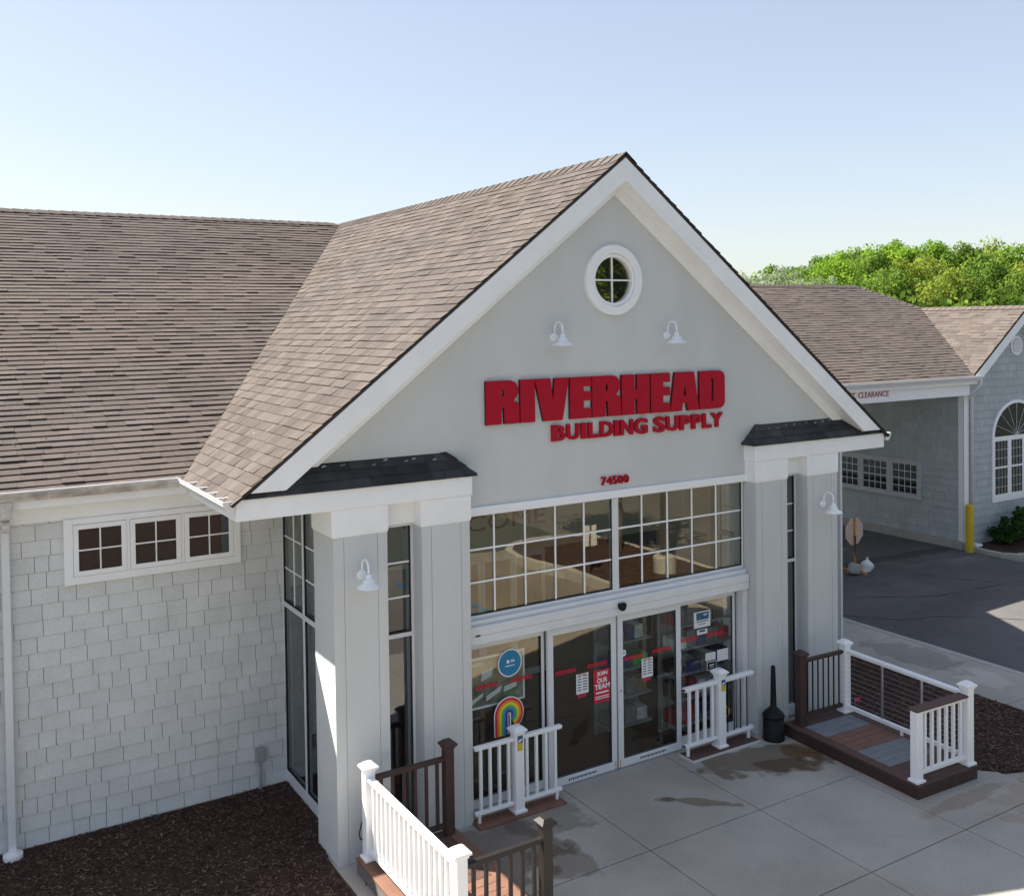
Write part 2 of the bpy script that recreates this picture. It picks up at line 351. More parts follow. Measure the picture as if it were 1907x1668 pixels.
# concrete paving in slabs with joints
g = MB(); xs = [1.03, 2.5, 4.2, 5.93, 7.6, 9.3, 10.95, 12.93]; yy = [.3, -1.6, -3.25, -4.9, -5.6]
for i in range(len(xs)-1):
    for j in range(len(yy)-1):
        if i >= 4 and j == 0: continue
        y1 = yy[j]; y0 = yy[j+1]
        if i >= 5 and j == 1: y1 = -2.85
        if i == 4 and j == 1: y1 = -1.6
        g.box(xs[i]+.007, xs[i+1]-.007, y0+.007, y1-.007, -.15, 0)
g.box(7.605, 9.29, -1.6, .2, -.15, -.002)
for k in range(9): g.box(11.55, 12.925, -2.84+k*1.55, -2.84+(k+1)*1.55-.01, -.15, 0)
g.box(1.03, 12.9, -5.6, .4, -.2, -.03)
for k in range(6): g.box(-8+k*1.5, -8+k*1.5+1.49, -5.6, -1.36, -.15, 0)  # unseen strip added close to the wing to bounce sunlight onto its siding
struct(g.build('pavement', 'concrete', bevel=.004))
def seam(pts, w):
    mb = MB(); r = random.Random(len(pts)); P = []
    for i in range(len(pts)-1):
        for k in range(8): t = k/8; P.append(Vector(((pts[i][0]*(1-t)+pts[i+1][0]*t)+r.uniform(-.03, .03), (pts[i][1]*(1-t)+pts[i+1][1]*t)+r.uniform(-.03, .03), 0)))
    for q in P: q.z = -.12+.12*(q.x-13.15)/7.15+.004
    for i in range(len(P)-1):
        d = (P[i+1]-P[i]).normalized(); n = Vector((-d.y, d.x, 0))*w*(.6+.4*sin(i*1.3)); mb.add([P[i]-n, P[i+1]-n, P[i+1]+n, P[i]+n], [(0, 1, 2, 3)])
    return mb
sm = seam([(13.3, 6.2), (14.6, 4.3), (16.2, 3.2), (18.5, 2.9), (20.2, 2.2)], .022); m2 = seam([(17.4, 4.6), (17.9, 3.5), (18.3, 2.9)], .018); m3 = seam([(13.4, 3.6), (14.2, 2.6), (15.0, 2.3), (16.5, .9), (19, .2)], .018)
for q in (m2, m3): sm.add(q.v, q.f)
struct(sm.build('road_seams', 'core', recalc=False))
struct(box('kerb', 'curb', None, 12.94, 13.1, -5.6, 40, -.2, .004, bevel=.015))
# mulch beds
def mulch(name, outline, z, n, seed, joined):
    mb = MB(); mb.ext([(x, y, z-.12) for x, y in outline], (0, 0, .12)); o = struct(mb.build(name, 'mulchmat'))
    r = random.Random(seed); cb = MB(); xs_ = [p[0] for p in outline]; ys_ = [p[1] for p in outline]
    def inside(x, y):
        c = False; k = len(outline)-1
        for i in range(len(outline)):
            (xi, yi), (xj, yj) = outline[i], outline[k]
            if (yi > y) != (yj > y) and x < (xj-xi)*(y-yi)/(yj-yi)+xi: c = not c
            k = i
        return c
    i = 0
    while i < n:
        x, y = r.uniform(min(xs_), max(xs_)), r.uniform(min(ys_), max(ys_))
        if not inside(x, y): continue
        i += 1
        l, wd = r.uniform(.006, .030), r.uniform(.003, .009); a = r.uniform(0, pi); e = Vector((cos(a), sin(a), r.uniform(-.4, .4))); s = Vector((-sin(a), cos(a), r.uniform(-.5, .5)))
        p = Vector((x, y, z+r.uniform(.002, .022)))
        cb.add([p-e*l-s*wd, p+e*l-s*wd, p+e*l+s*wd, p-e*l+s*wd], [(0, 1, 2, 3)])
    struct(cb.build(joined, 'chip', recalc=False), 'stuff')
mulch('mulch_bed', [(-8, 2.34), (1.29, 2.34), (1.29, .4), (1.06, .4), (1.02, -.06), (1.01, -1.35), (-8, -1.35)], .0, 26000, 3, 'mulch_chips')
arc = [(9.05+cos(a)*1.0*.0+1.25*(1-cos(a)), -2.2-.62*sin(a)) for a in [i*pi/16 for i in range(17)]]
mulch('mulch_bed', [(8.98, .62), (8.98, -2.2)]+arc[1:-1]+[(11.53, -2.2), (11.53, 2.3), (9.26, 2.3)], .005, 15000, 4, 'mulch_chips')

lt = MB(); r = random.Random(44)
for k in range(330):
    x, y = (r.uniform(-3, 1.2), r.uniform(-1.2, 2.3)) if k < 230 else (r.uniform(9.1, 11.4), r.uniform(-2.2, 1.5))
    if x > .95 and x < 2 and y < .5: continue
    a = r.uniform(0, 6); e = Vector((cos(a), sin(a), .2))*r.uniform(.006, .022); f_ = Vector((-sin(a), cos(a), .2))*r.uniform(.003, .007); p = Vector((x, y, .028))
    lt.add([p-e, p-f_, p+e, p+f_], [(0, 1, 2, 3)])
struct(lt.build('leaf_litter', 'straw', recalc=False), 'stuff')

# ================================================================== STORE BUILDING
ST = thing('store_building', 'grey stucco store with a tall shingled gable over glass entrance doors', 'building', (5.155, 1.2, 0))
S1, S2 = .7770, .517
A = 8.206
# --- gable stucco wall with round opening
zg = lambda x: 4.2+S1*min(x, mx(x))
hole = [(5.125+.40*cos(a), 6.57+.40*sin(a)) for a in [2*pi*k/40 for k in range(40)]]
MB().poly([[(.10, 4.19), (2.80, 4.19), (2.80, 3.72), (mx(2.80), 3.72), (mx(2.80), 4.19), (mx(.10), 4.19), (5.156, 8.13)], hole], lambda a, b: (a, .2, b), (0, .15, 0)).build('gable_wall', 'stucco', ST)
# --- pillars (stucco with joint grooves)
def pillar(x0, x1, y1):
    mb = MB(); w = x1-x0; g1, g2 = x0+.125, x1-.12
    mb.box(x0, g1-.003, 0, y1, -.02, 3.69); mb.box(g1+.003, g2-.003, 0, y1, -.02, 3.69); mb.box(g2+.003, x1, 0, y1, -.02, 3.69)
    mb.box(x0+.02, x1-.02, .01, y1-.02, -.02, 3.68)
    if y1 > .5:      # joint on the flank as well
        pass
    return mb
for (a, b, d) in ((1.072, 1.722, .62), (2.157, 2.795, .45)):
    pillar(a, b, d).build('pillar', 'stucco', ST); pillar(mx(b), mx(a), d).build('pillar', 'stucco', ST)
# --- white capitals and entablature
for s in (0, 1):
    X = (lambda x: x) if s == 0 else mx
    c = MB()
    c.box(X(1.055), X(1.735), -.012, .64, 3.685, 3.972); c.box(X(2.143), X(2.812), -.012, .4, 3.685, 3.972)
    c.box(X(1.735), X(2.143), .15, .4, 3.70, 3.972)
    c.box(X(1.062), X(1.728), -.006, .63, 3.665, 3.685); c.box(X(2.15), X(2.805), -.006, .39, 3.665, 3.685)
    c.build('capital', 'white', ST, .004)
    b = MB().box(X(0), X(2.825), -.025, .40, 3.975, 4.2)
    b.build('entablature', 'white', ST, .004)
    MB().box(X(0), X(.03), .40, 2.30, 3.975, 4.14).build('side_fascia', 'white', ST, .003)
    MB().box(X(.03), X(1.3), .401, 2.30, 3.985, 4.005).build('side_soffit', 'white', ST)
# --- skirt roofs over the pillar pairs
for s in (0, 1):
    X = (lambda x: x) if s == 0 else mx
    sg = 1 if s == 0 else -1
    y0, y1, z0, z1 = -.055, .198, 4.205, 4.47
    a, b, t = X(-.02), X(2.88), X(2.60)
    mb = MB()
    vv = [(a, y0, z0), (b, y0, z0), (t, y1, z1), (a, y1, z1), (b, y1, z0), (a, y1, z0)]
    mb.add(vv, [(0, 1, 2, 3), (1, 4, 2), (0, 3, 5), (0, 5, 4, 1), (5, 3, 2, 4)])
    V = Vector((0, y1-y0, z1-z0)); Nn = Vector((0, -(z1-z0), y1-y0)).normalized()
    lo, hi = min(a, b), max(a, b)
    hip_n = Vector((X(2.88)-X(2.60), 0, 0)).normalized()
    f1 = MB(); shingles(f1, (0, y0, z0), (1, 0, 0), V, Nn, lo, hi, V.length, .125, (.14, .24), (.012, .020), seed=40+s)
    e1, e2 = Vector((b, y0, z0)), Vector((t, y1, z1)); hn = (e2-e1).cross(Nn); hn = hn if hn.dot(Vector((b, y1, z0))-e1) > 0 else -hn
    f1.build('tmp', 'roof_dark', ST, clips=[(e1, hn)]); o1 = bpy.data.objects['tmp']
    V2 = Vector((t-b, 0, z1-z0)); N2 = Vector((sg*(z1-z0), 0, sg*(b-t))); N2 = N2 if N2.z > 0 else -N2
    f2 = MB(); shingles(f2, (b, 0, z0), (0, 1, 0), V2, N2, y0, y1, V2.length, .125, (.14, .24), (.012, .02), seed=50+s)
    hn2 = (e2-e1).cross(N2.normalized()); hn2 = hn2 if hn2.dot(Vector((lo if s == 0 else hi, y0, z0))-e1) > 0 else -hn2
    f2.build('tmp2', 'roof_dark', ST, clips=[(e1, hn2)]); o2 = bpy.data.objects['tmp2']
    for o in (o1, o2):
        off = len(mb.v); bb = BASE[o.name]
        mb.v += [tuple(v.co+bb) for v in o.data.vertices]; mb.f += [tuple(i+off for i in p.vertices) for p in o.data.polygons]
        bpy.data.objects.remove(o)
    # ridge caps on hip
    for k in range(3):
        p, q = e1.lerp(e2, k/3), e1.lerp(e2, (k+1.15)/3); sd_ = Vector((0, .07, 0)) if 0 else Vector((0, 0, 0))
        n = Vector((0, -.3, 1)).normalized()
        mb.add([p+Vector((-sg*.09, 0, .0))+n*.018, p+n*.030, p+Vector((sg*.0, .10, .0))+n*.012, q+Vector((-sg*.09, 0, .0))+n*.006, q+n*.012, q+Vector((0, .10, 0))+n*.004], [(0, 1, 4, 3), (1, 2, 5, 4), (0, 2, 1)])
    sk = mb.build('skirt_roof', 'roof_dark', ST, recalc=False, clips=[((X(0), 0, 4.195), Vector((-S1*sg, 0, 1)))])
    r = random.Random(5+s)
    for k in range(8):
        x = X(1.02+.195*k+r.uniform(-.05, .05)); f = r.uniform(.72, .9)
        p = Vector((x, y0+(y1-y0)*f, z0+(z1-z0)*f+.012)); db = MB()
        for q in range(2):
            l = r.uniform(.014, .032); e = Vector((1, 0, r.uniform(-.25, .25)))*l; u_ = Vector((0, .55, .85))*r.uniform(.007, .014); c_ = p+Vector((.022*q, .0, 0))+V.normalized()*.008*q
            db.add([c_-e, c_-u_, c_+e, c_+u_, c_+Nn*.006], [(0, 1, 4), (1, 2, 4), (2, 3, 4), (3, 0, 4)])
        db.build('sealant_dab', 'sealant', sk, recalc=False)
# --- rakes, soffits, friezes of the main gable
zi = lambda x: 7.862-S1*abs(x-5.1555)
for s in (0, 1):
    X = (lambda x: x) if s == 0 else mx
    MB().poly([[(X(.145), 4.266), (5.1555, 8.158), (5.1555, 7.862), (X(.53), 4.266)]], lambda a, b: (a, -.075, b), (0, .045, 0)).build('rake_board', 'white', ST, .003)
    MB().poly([[(X(.5), zi(.5)+.03), (5.1555, 7.892), (5.1555, 7.862), (X(.5), zi(.5))]], lambda a, b: (a, -.03, b), (0, .235, 0)).build('rake_soffit', 'white', ST)
    MB().poly([[(X(.75), zi(.75)), (5.1555, 7.861), (5.1555, 7.70), (X(.96), zi(.96)-.162)]], lambda a, b: (a, .165, b), (0, .034, 0)).build('rake_frieze', 'white', ST, .003)
# --- roofs
def slab(mb, pts, n, t=.018):
    n = Vector(n).normalized(); return mb.ext([Vector(p)-n*.004 for p in pts], -n*t)
for s in (0, 1):
    X = (lambda x: x) if s == 0 else mx
    sg = 1 if s == 0 else -1
    Nn = Vector((-S1*sg, 0, 1)).normalized(); V = Vector((sg, 0, S1)).normalized()
    ln = (5.1555+.06)*sqrt(1+S1*S1)
    mb = MB(); shingles(mb, (X(-.06), 0, 4.2-.06*S1), (0, 1, 0), V, Nn, -.085, 9.95, ln, .142, (.13, .30), (.011, .014, .018), gap=.005, seed=11+s)
    vn = Vector((-1.503*sg, 1, 0))
    rf = mb.build('gable_roof', 'roof_light', ST, clips=[((X(0), 2.15, 0), vn)], recalc=False)
    d = MB(); slab(d, [(X(-.06), -.08, 4.2-.06*S1), (5.1555, -.08, A), (5.1555, 9.9, A), (X(-.06), 2.06, 4.2-.06*S1)], Nn)
    d.build('roof_edge', 'deck_under', rf)
cap = MB(); r = random.Random(9)
y = -.085
while y < 9.85:
    l = .2; t = .016
    for sg in (-1, 1):
        c = [(5.1555, y, A+.028), (5.1555+sg*.15, y, A-.15*S1+.026), (5.1555+sg*.15, y+l+.03, A-.15*S1+.008), (5.1555, y+l+.03, A+.012), (5.1555, y, A), (5.1555+sg*.15, y, A-.15*S1)]
        cap.add(c, [(0, 1, 2, 3), (0, 4, 5, 1), (1, 5, 2)])
    y += l
cap.build('ridge_cap', 'roof_light', ST, recalc=False)
# wing roof, front slope left and right of the gable, rear slope deck
ZW = lambda y: 4.2+S2*(y-2.15)
lw = (9.9-2.06)*sqrt(1+S2*S2); Vw = Vector((0, 1, S2)).normalized(); Nw = Vector((0, -S2, 1)).normalized()
for s, (u0, u1) in ((0, (-9, 5.2)), (1, (5.1, 12.05))):
    mb = MB(); shingles(mb, (0, 2.06, ZW(2.06)), (1, 0, 0), Vw, Nw, u0, u1, lw, .13, (.15, .34), (.016, .018, .020, .024), seed=21+s)
    sg = 1 if s == 0 else -1
    rf = mb.build('wing_roof', 'roof', ST, clips=[((0 if s == 0 else W_, 2.15, 0), Vector((1.503*sg, -1, 0)))], recalc=False)
    d = MB()
    if s == 0: slab(d, [(-9, 2.06, ZW(2.06)), (-.06, 2.06, ZW(2.06)), (5.1555, 9.9, 8.207), (-9, 9.9, 8.207)], Nw)
    else: slab(d, [(mx(-.06), 2.06, ZW(2.06)), (12.05, 2.06, ZW(2.06)), (12.05, 9.9, 8.207), (5.1555, 9.9, 8.207)], Nw)
    d.build('roof_edge', 'deck_under', rf)
mb = MB(); slab(mb, [(-9, 9.9, 8.207), (12.05, 9.9, 8.207), (12.05, 17.7, 4.15), (-9, 17.7, 4.15)], (0, S2, 1)); mb.build('rear_roof', 'roof', ST)
cap = MB(); x = -9
while x < 5.0:
    for sg in (-1, 1):
        c = [(x, 9.9, 8.245), (x, 9.9+sg*.15, 8.245-.15*S2), (x+.23, 9.9+sg*.15, 8.23-.15*S2), (x+.23, 9.9, 8.23), (x, 9.9, 8.22), (x, 9.9+sg*.15, 8.22-.15*S2)]
        cap.add(c, [(0, 1, 2, 3), (0, 4, 5, 1)])
    x += .2
cap.build('ridge_cap', 'roof', ST, recalc=False)
lt = MB(); r = random.Random(90)
for k in range(70):
    x, y = (r.uniform(-3, 4.5), r.uniform(2.4, 9.5)) if k < 50 else (r.uniform(.4, 4.8), r.uniform(.2, 4))
    if k < 50 and y-2.15-1.503*x < .3: continue
    z = (ZW(y) if k < 50 else 4.2+S1*x)+.03; a = r.uniform(0, 6); e = Vector((cos(a), sin(a), .3))*r.uniform(.008, .02); f_ = Vector((-sin(a), cos(a), .3))*r.uniform(.006, .012); p = Vector((x, y, z))
    lt.add([p-e, p-f_, p+e, p+f_], [(0, 1, 2, 3)])
struct(lt.build('roof_litter', 'signback', recalc=False), 'stuff')
# --- wing walls with shake siding
def siding_wall(name, o, U, u0, u1, z0, z1, N, m, parent, seed, exp=.187, clips=None, wr=(.15, .34)):
    mb = MB(); shingles(mb, Vector(o)+Vector((0, 0, z0)), U, (0, 0, 1), N, u0, u1, z1-z0, exp, wr, (.018, .021), gap=.007, over=.965, seed=seed, jit=.0004)
    return mb.build(name, m, parent, clips=clips, recalc=False)
MB().box(-9, 1.3, 2.36, 2.5, -.1, 4.1).build('wing_wall', 'felt', ST)
siding_wall('shake_siding', (0, 2.36, 0), (1, 0, 0), -9, 1.27, .012, 3.95, (0, -1, 0), 'siding', ST, 31)
box('wall_base', 'boxgrey', ST, -9, 1.27, 2.34, 2.36, -.1, .012)
MB().box(mx(1.3), 11.9, 2.36, 2.5, -.1, 4.1).box(11.76, 11.9, 2.5, 17.5, -.1, 4.1).box(-9, -8.86, 2.5, 17.5, -.1, 4.1).box(-9, 11.9, 17.3, 17.5, -.1, 4.1).build('wing_wall', 'siding', ST)
MB().poly([[(2.4, 4.1), (17.4, 4.1), (9.9, 8.1)]], lambda a, b: (11.76, a, b), (.14, 0, 0)).poly([[(2.4, 4.1), (17.4, 4.1), (9.9, 8.1)]], lambda a, b: (-8.9, a, b), (.14, 0, 0)).build('end_gable', 'siding', ST)
# frieze, soffit, fascia, gutters
for (xa, xb) in ((-9, 1.28), (mx(1.28), 12.05)):
    box('wing_frieze', 'white', ST, xa, xb, 2.325, 2.358, 3.775, 3.99, bevel=.003)
for (xa, xb) in ((-9, -.005), (mx(-.005), 12.05)):
    box('wing_soffit', 'white', ST, xa, xb, 2.10, 2.36, 3.99, 4.01)
    box('wing_fascia', 'white', ST, xa, xb, 2.085, 2.108, 3.985, 4.16, bevel=.003)
box('wing_soffit', 'white', ST, -.005, 1.3, 2.30, 2.36, 3.99, 4.01)
gp = [(0, 0), (-.075, 0), (-.09, .03), (-.125, .075), (-.125, .105), (-.135, .105), (-.135, .12), (-.115, .12), (-.115, .08), (-.08, .03), (-.07, .012), (-.008, .012), (-.008, .11), (0, .11)]
def gutter_x(x0, x1, y, z, dirt=True):
    return MB().poly([gp], lambda a, b: (x0, y+a, z+b), (x1-x0, 0, 0))
def gutter_y(y0, y1, x, z, sg):
    return MB().poly([gp], lambda a, b: (x+a*sg, y0, z+b), (0, y1-y0, 0))
M['gutter_dirty'] = mat('gutter_weathered', (.60, .56, .53), .5, .22, 3, stretch=(3, 3, 5), tint=((.36, .32, .29), .8))
gu = gutter_x(-9, -.11, 2.084, 4.085).build('gutter', 'gutter_dirty', ST)
box('gutter_lip', 'gutter', gu, -9, -.11, 1.946, 1.962, 4.19, 4.207)
for s in (0, 1):
    X = (lambda x: x) if s == 0 else mx
    g2 = gutter_y(-.01, 2.06, X(-.005)+.045*s, 4.075, 1 if s == 0 else -1).build('gutter', 'gutter', ST)
    MB().poly([[(0, 0), (-.075, 0), (-.125, .075), (-.135, .12), (0, .12)]], lambda a, b: (X(-.005)+.045*s+a*(1 if s == 0 else -1), -.022, 4.075+b), (0, .012, 0)).build('end_cap', 'gutter', g2)
    for yv in (.22, .62, 1.05, 1.5): box('gutter_strap', 'vinyl', g2, X(-.14), X(.06), yv, yv+.022, 4.193, 4.203)
gutter_x(mx(-.1), 12.05, 2.084, 4.085).build('gutter', 'gutter', ST)
# downspouts
def downspout(x, y, z0, z1, sgn=1, w=.075):
    return MB().box(x-w/2, x+w/2, y-.10, y-.03, z0, z1)
d = downspout(-1.99, 2.335, .05, 3.80, w=.085).build('downspout', 'alu', ST, .008)
MB().box(-2.05, -1.93, 1.98, 2.06, 3.90, 4.09).box(-2.035, -1.945, 2.06, 2.30, 3.74, 3.86).build('outlet_box', 'gutter_dirty', d, .01)
MB().lathe([(.085, -.02), (.105, .0), (.105, .05), (.06, .065), (.05, .09)], (-1.99, 2.20, 0), 20).build('base_collar', 'vinyl', d, smooth=False)
MB().box(11.965, 12.02, 2.24, 2.33, 0, 3.99).build('downspout', 'alu', ST, .008)
# --- window maker on a wall facing -y
def sash(parent, x0, x1, z0, z1, y, nv, nh, fw=.045, mt=.012, frame='alu', depth=.045, bars='vinyl', glass='glass', rail=None, wide=None):
    f = MB().box(x0, x1, y-depth, y, z0, z0+fw).box(x0, x1, y-depth, y, z1-fw, z1).box(x0, x0+fw, y-depth, y, z0+fw, z1-fw).box(x1-fw, x1, y-depth, y, z0+fw, z1-fw)
    fo = f.build('window', frame, parent, .003)
    g = MB().box(x0+fw-.004, x1-fw+.004, y-.022, y-.016, z0+fw-.004, z1-fw+.004); g.build('pane', glass, fo)
    gk = MB(); e = .008; a0, a1, b0, b1 = x0+fw, x1-fw, z0+fw, z1-fw; yk0, yk1 = y-depth+.010, y-.023
    gk.box(a0, a1, yk0, yk1, b0, b0+e).box(a1-e, a1, yk0, yk1, b0+e, b1).build('gasket', 'gasket', fo)
    if nv or nh:
        m = MB(); yb0, yb1 = y-.031, y-.024
        for i in range(1, nv): xx = x0+fw+(x1-x0-2*fw)*i/nv; m.box(xx-mt/2, xx+mt/2, yb0, yb1, z0+fw, z1-fw)
        for i in range(1, nh): zz = z0+fw+(z1-z0-2*fw)*i/nh; m.box(x0+fw, x1-fw, yb0-.0015, yb1+.0015, zz-mt/2, zz+mt/2)
        m.build('muntin', bars, fo)
    return fo
# left wing triple window
yw = 2.318
f = MB(); x0, x1, z0, z1 = -1.375, .705, 2.998, 3.775
f.box(x0, x1, yw-.022, 2.357, z0, z0+.09).box(x0, x0+.10, yw-.022, 2.357, z0+.09, z1).box(x1-.09, x1, yw-.022, 2.357, z0+.09, z1)
f.box(-.675, -.636, yw-.01, 2.35, z0+.09, z1-.02).box(-.035, .004, yw-.01, 2.35, z0+.09, z1-.02).box(x0+.1, x1-.09, yw-.016, 2.357, 3.705, z1)
WT = f.build('window_trim', 'white', ST, .003)
box('dark_backing', 'dark', WT, x0+.05, x1-.05, 2.322, 2.330, z0+.05, z1-.02)  # thin sheet behind the panes, coloured dark in place of an unlit room
for (a, b) in ((-1.272, -.678), (-.634, -.038), (.006, .612)): sash(ST, a, b, 3.092, 3.702, yw+.002, 2, 2, .058, .016, 'vinyl', .03, glass='glassn')
# --- vestibule glazing: narrow front windows
def narrow(xa, xb):
    f = MB(); y = .27
    f.box(xa, xb, y-.04, y+.04, 3.652, 3.70).box(xa, xb, y-.04, y+.04, 0, .17).box(xb-.035, xb, y-.04, y+.04, .17, 3.652).box(xa, xa+.035, y-.04, y+.04, .17, 3.652).box(xa+.035, xb-.035, y-.04, y+.04, 2.345, 2.395)
    fo = f.build('narrow_window', 'alu', ST, .003)
    MB().box(xa+.03, xb-.03, y-.004, y+.004, .16, 2.35).box(xa+.03, xb-.03, y-.004, y+.004, 2.39, 3.66).build('pane', 'glassn', fo)
    MB().box(xb-.048, xb-.036, y-.038, y-.006, .17, 2.345).box(xb-.048, xb-.036, y-.038, y-.006, 2.395, 3.65).box(xa+.035, xb-.048, y-.038, y-.006, 2.395, 2.41).build('gasket', 'gasket', fo)
    m = MB()
    for z in (2.815, 3.225): m.box(xa+.035, xb-.048, y-.018, y-.006, z-.01, z+.01)
    m.build('muntin', 'vinyl', fo)
narrow(1.722, 2.157); narrow(mx(2.157), mx(1.722))
# side glazing left (x = 1.3) and right
for s in (0, 1):
    X = (lambda x: x) if s == 0 else mx
    f = MB(); a, b = X(1.27), X(1.34)
    f.box(a, b, 2.33, 2.39, 0, 3.98).box(a, b, 1.535, 1.61, .16, 3.98).box(a, b, .62, .68, .16, 3.98).box(a, b, .62, 2.33, 0, .16)
    f.box(a, b, 1.61, 2.33, 2.335, 2.40).box(a, b, .68, 1.535, 2.335, 2.40).box(a, b, .68, 1.535, 3.93, 3.98).box(a, b, 1.61, 2.33, 3.93, 3.98)
    fo = f.build('side_window', 'alu', ST, .003)
    MB().box(X(1.302), X(1.310), .66, 1.55, .14, 3.95).box(X(1.302), X(1.310), 1.6, 2.35, .14, 3.95).build('pane', 'glassn', fo)
    k = MB()
    for (ya, yb) in ((.68, 1.535), (1.61, 2.33)):
        for (za, zb) in ((.16, 2.335), (2.40, 3.93)):
            k.box(X(1.272), X(1.30), ya, ya+.016, za, zb).box(X(1.272), X(1.30), yb-.014, yb, za, zb).box(X(1.272), X(1.30), ya+.016, yb-.014, za, za+.016)
    k.build('gasket', 'gasket', fo)
    m = MB()
    for (ya, yb) in ((.68, 1.535), (1.61, 2.33)):
        ym = (ya+yb)/2; m.box(X(1.288), X(1.30), ym-.009, ym+.009, 2.41, 3.93)
        for z in (2.845, 3.265): m.box(X(1.2865), X(1.30), ya, yb, z-.009, z+.009)
    m.build('muntin', 'vinyl', fo)
    box('side_beam', 'white', ST, X(1.30), X(1.40), .62, 2.36, 3.98, 4.1)
# --- entrance: trim, transom windows, operator header, sliding doors
EL, ER = 2.800, mx(2.800)
box('head_trim', 'white', ST, EL-.0, ER, .168, .30, 3.673, 3.775, bevel=.004)
def transom(x0, x1, z0, z1, cols):
    y = .262; fo = MB().box(x0, x1, y-.02, y+.05, z0, z0+.045).box(x0, x1, y-.02, y+.05, z1-.02, z1).box(x0, x0+.03, y-.02, y+.05, z0+.045, z1-.02).box(x1-.03, x1, y-.02, y+.05, z0+.045, z1-.02).build('transom_window', 'alu', ST, .003)
    g = MB().box(x0+.02, x1-.02, y+.006, y+.014, z0+.03, z1-.01).build('pane', 'glass', fo)
    MB().box(x0+.03, x1-.03, y-.012, y+.004, z0+.045, z0+.062).box(x1-.046, x1-.03, y-.012, y+.004, z0+.062, z1-.02).build('gasket', 'gasket', fo)
    m = MB()
    for c in cols: m.box(c-.011, c+.011, y-.008, y+.004, z0+.062, z1-.02)
    for z in (2.835, 3.240): m.box(x0+.03, x1-.046, y-.0095, y+.0045, z-.011, z+.011)
    m.build('muntin', 'vinyl', fo)
transom(EL+.01, 5.135, 2.385, 3.672, (3.28, 3.736, 4.196, 4.651))
transom(5.18, ER-.01, 2.385, 3.672, (5.62, 6.072, 6.523, 6.98))
box('transom_mullion', 'alu', ST, 5.135, 5.18, .235, .31, 2.385, 3.672, bevel=.003)
HD = MB().box(EL+.01, ER-.01, .13, .31, 2.105, 2.325).box(EL+.01, ER-.01, .18, .31, 2.325, 2.384).build('door_operator', 'alu', ST, .006)
MB().box(EL+.01, ER-.01, .128, .1305, 2.21, 2.214).build('seam', 'boxgrey', HD)
box('emblem', 'gasket', HD, 2.93, 2.99, .124, .131, 2.205, 2.225)
def leaf(name, x0, x1, y, stl, top, bot, z1=2.10):
    fo = MB().box(x0, x1, y, y+.045, .015, bot).box(x0, x1, y, y+.045, top, z1).box(x0, x0+stl, y, y+.045, bot, top).box(x1-stl, x1, y, y+.045, bot, top).build(name, 'alu', ST, .004)
    MB().box(x0+stl-.01, x1-stl+.01, y+.018, y+.026, bot-.01, top+.01).build('pane', 'glassd', fo)
    MB().box(x1-stl-.018, x1-stl, y+.004, y+.016, bot, top).box(x0+stl, x1-stl-.018, y+.004, y+.016, bot, bot+.01).build('gasket', 'gasket', fo)
    return fo
leaf('sidelight', 2.86, 4.02, .285, .045, 2.0, .13)
leaf('sidelight', 6.245, 7.36, .285, .045, 2.0, .15)
D1 = leaf('sliding_door', 4.03, 5.128, .215, .085, 1.99, .125)
D2 = leaf('sliding_door', 5.158, 6.262, .215, .085, 1.99, .125)
for D, xa in ((D1, 4.31), (D2, 5.50)):
    box('safety_notice', 'skin_paper', D, xa, xa+.5, .211, .2145, .045, .095)
    t = MB(); r = random.Random(3)
    for k in range(14): a = xa+.02+k*.033; t.box(a, a+.022, .2095, .2108, .053+.01*(k % 2), .085)
    t.build('notice_text', 'textdark', D)
box('rust_mark', 'orange', D1, 5.095, 5.108, .2125, .2145, .02, .12); box('rust_mark', 'orange', D2, 5.175, 5.187, .2125, .2145, .02, .13)
box('door_lock', 'steel', D2, 5.185, 5.21, .205, .2145, 1.045, 1.075)
box('door_jamb', 'alu', ST, ER-.10, ER-.005, .17, .32, 0, 2.10, bevel=.003); box('door_jamb', 'alu', ST, EL+.0, EL+.055, .17, .32, 0, 2.10, bevel=.003)
box('threshold', 'steel', ST, EL, ER, .2, .36, -.01, .012)
# --- round window
def ring(r0, r1, y0, y1, n=56):
    mb = MB(); return mb.poly([[(5.125+r1*cos(2*pi*k/n), 6.57+r1*sin(2*pi*k/n)) for k in range(n)], [(5.125+r0*cos(2*pi*k/n), 6.57+r0*sin(2*pi*k/n)) for k in range(n)]], lambda a, b: (a, y0, b), (0, y1-y0, 0))
RW = ring(.352, .465, .150, .26).build('round_window', 'white', ST, .004)
ring(.305, .348, .172, .26).build('frame', 'vinyl', RW, .003)
MB().poly([[(5.125+.31*cos(2*pi*k/48), 6.57+.31*sin(2*pi*k/48)) for k in range(48)]], lambda a, b: (a, .225, b), (0, .006, 0)).build('pane', 'glass', RW)
MB().poly([[(5.125+.39*cos(2*pi*k/48), 6.57+.39*sin(2*pi*k/48)) for k in range(48)]], lambda a, b: (a, .262, b), (0, .01, 0)).build('dark_backing', 'dark', RW)
MB().box(5.115, 5.135, .208, .224, 6.262, 6.878).box(4.817, 5.433, .2065, .2235, 6.56, 6.58).build('muntin', 'vinyl', RW)
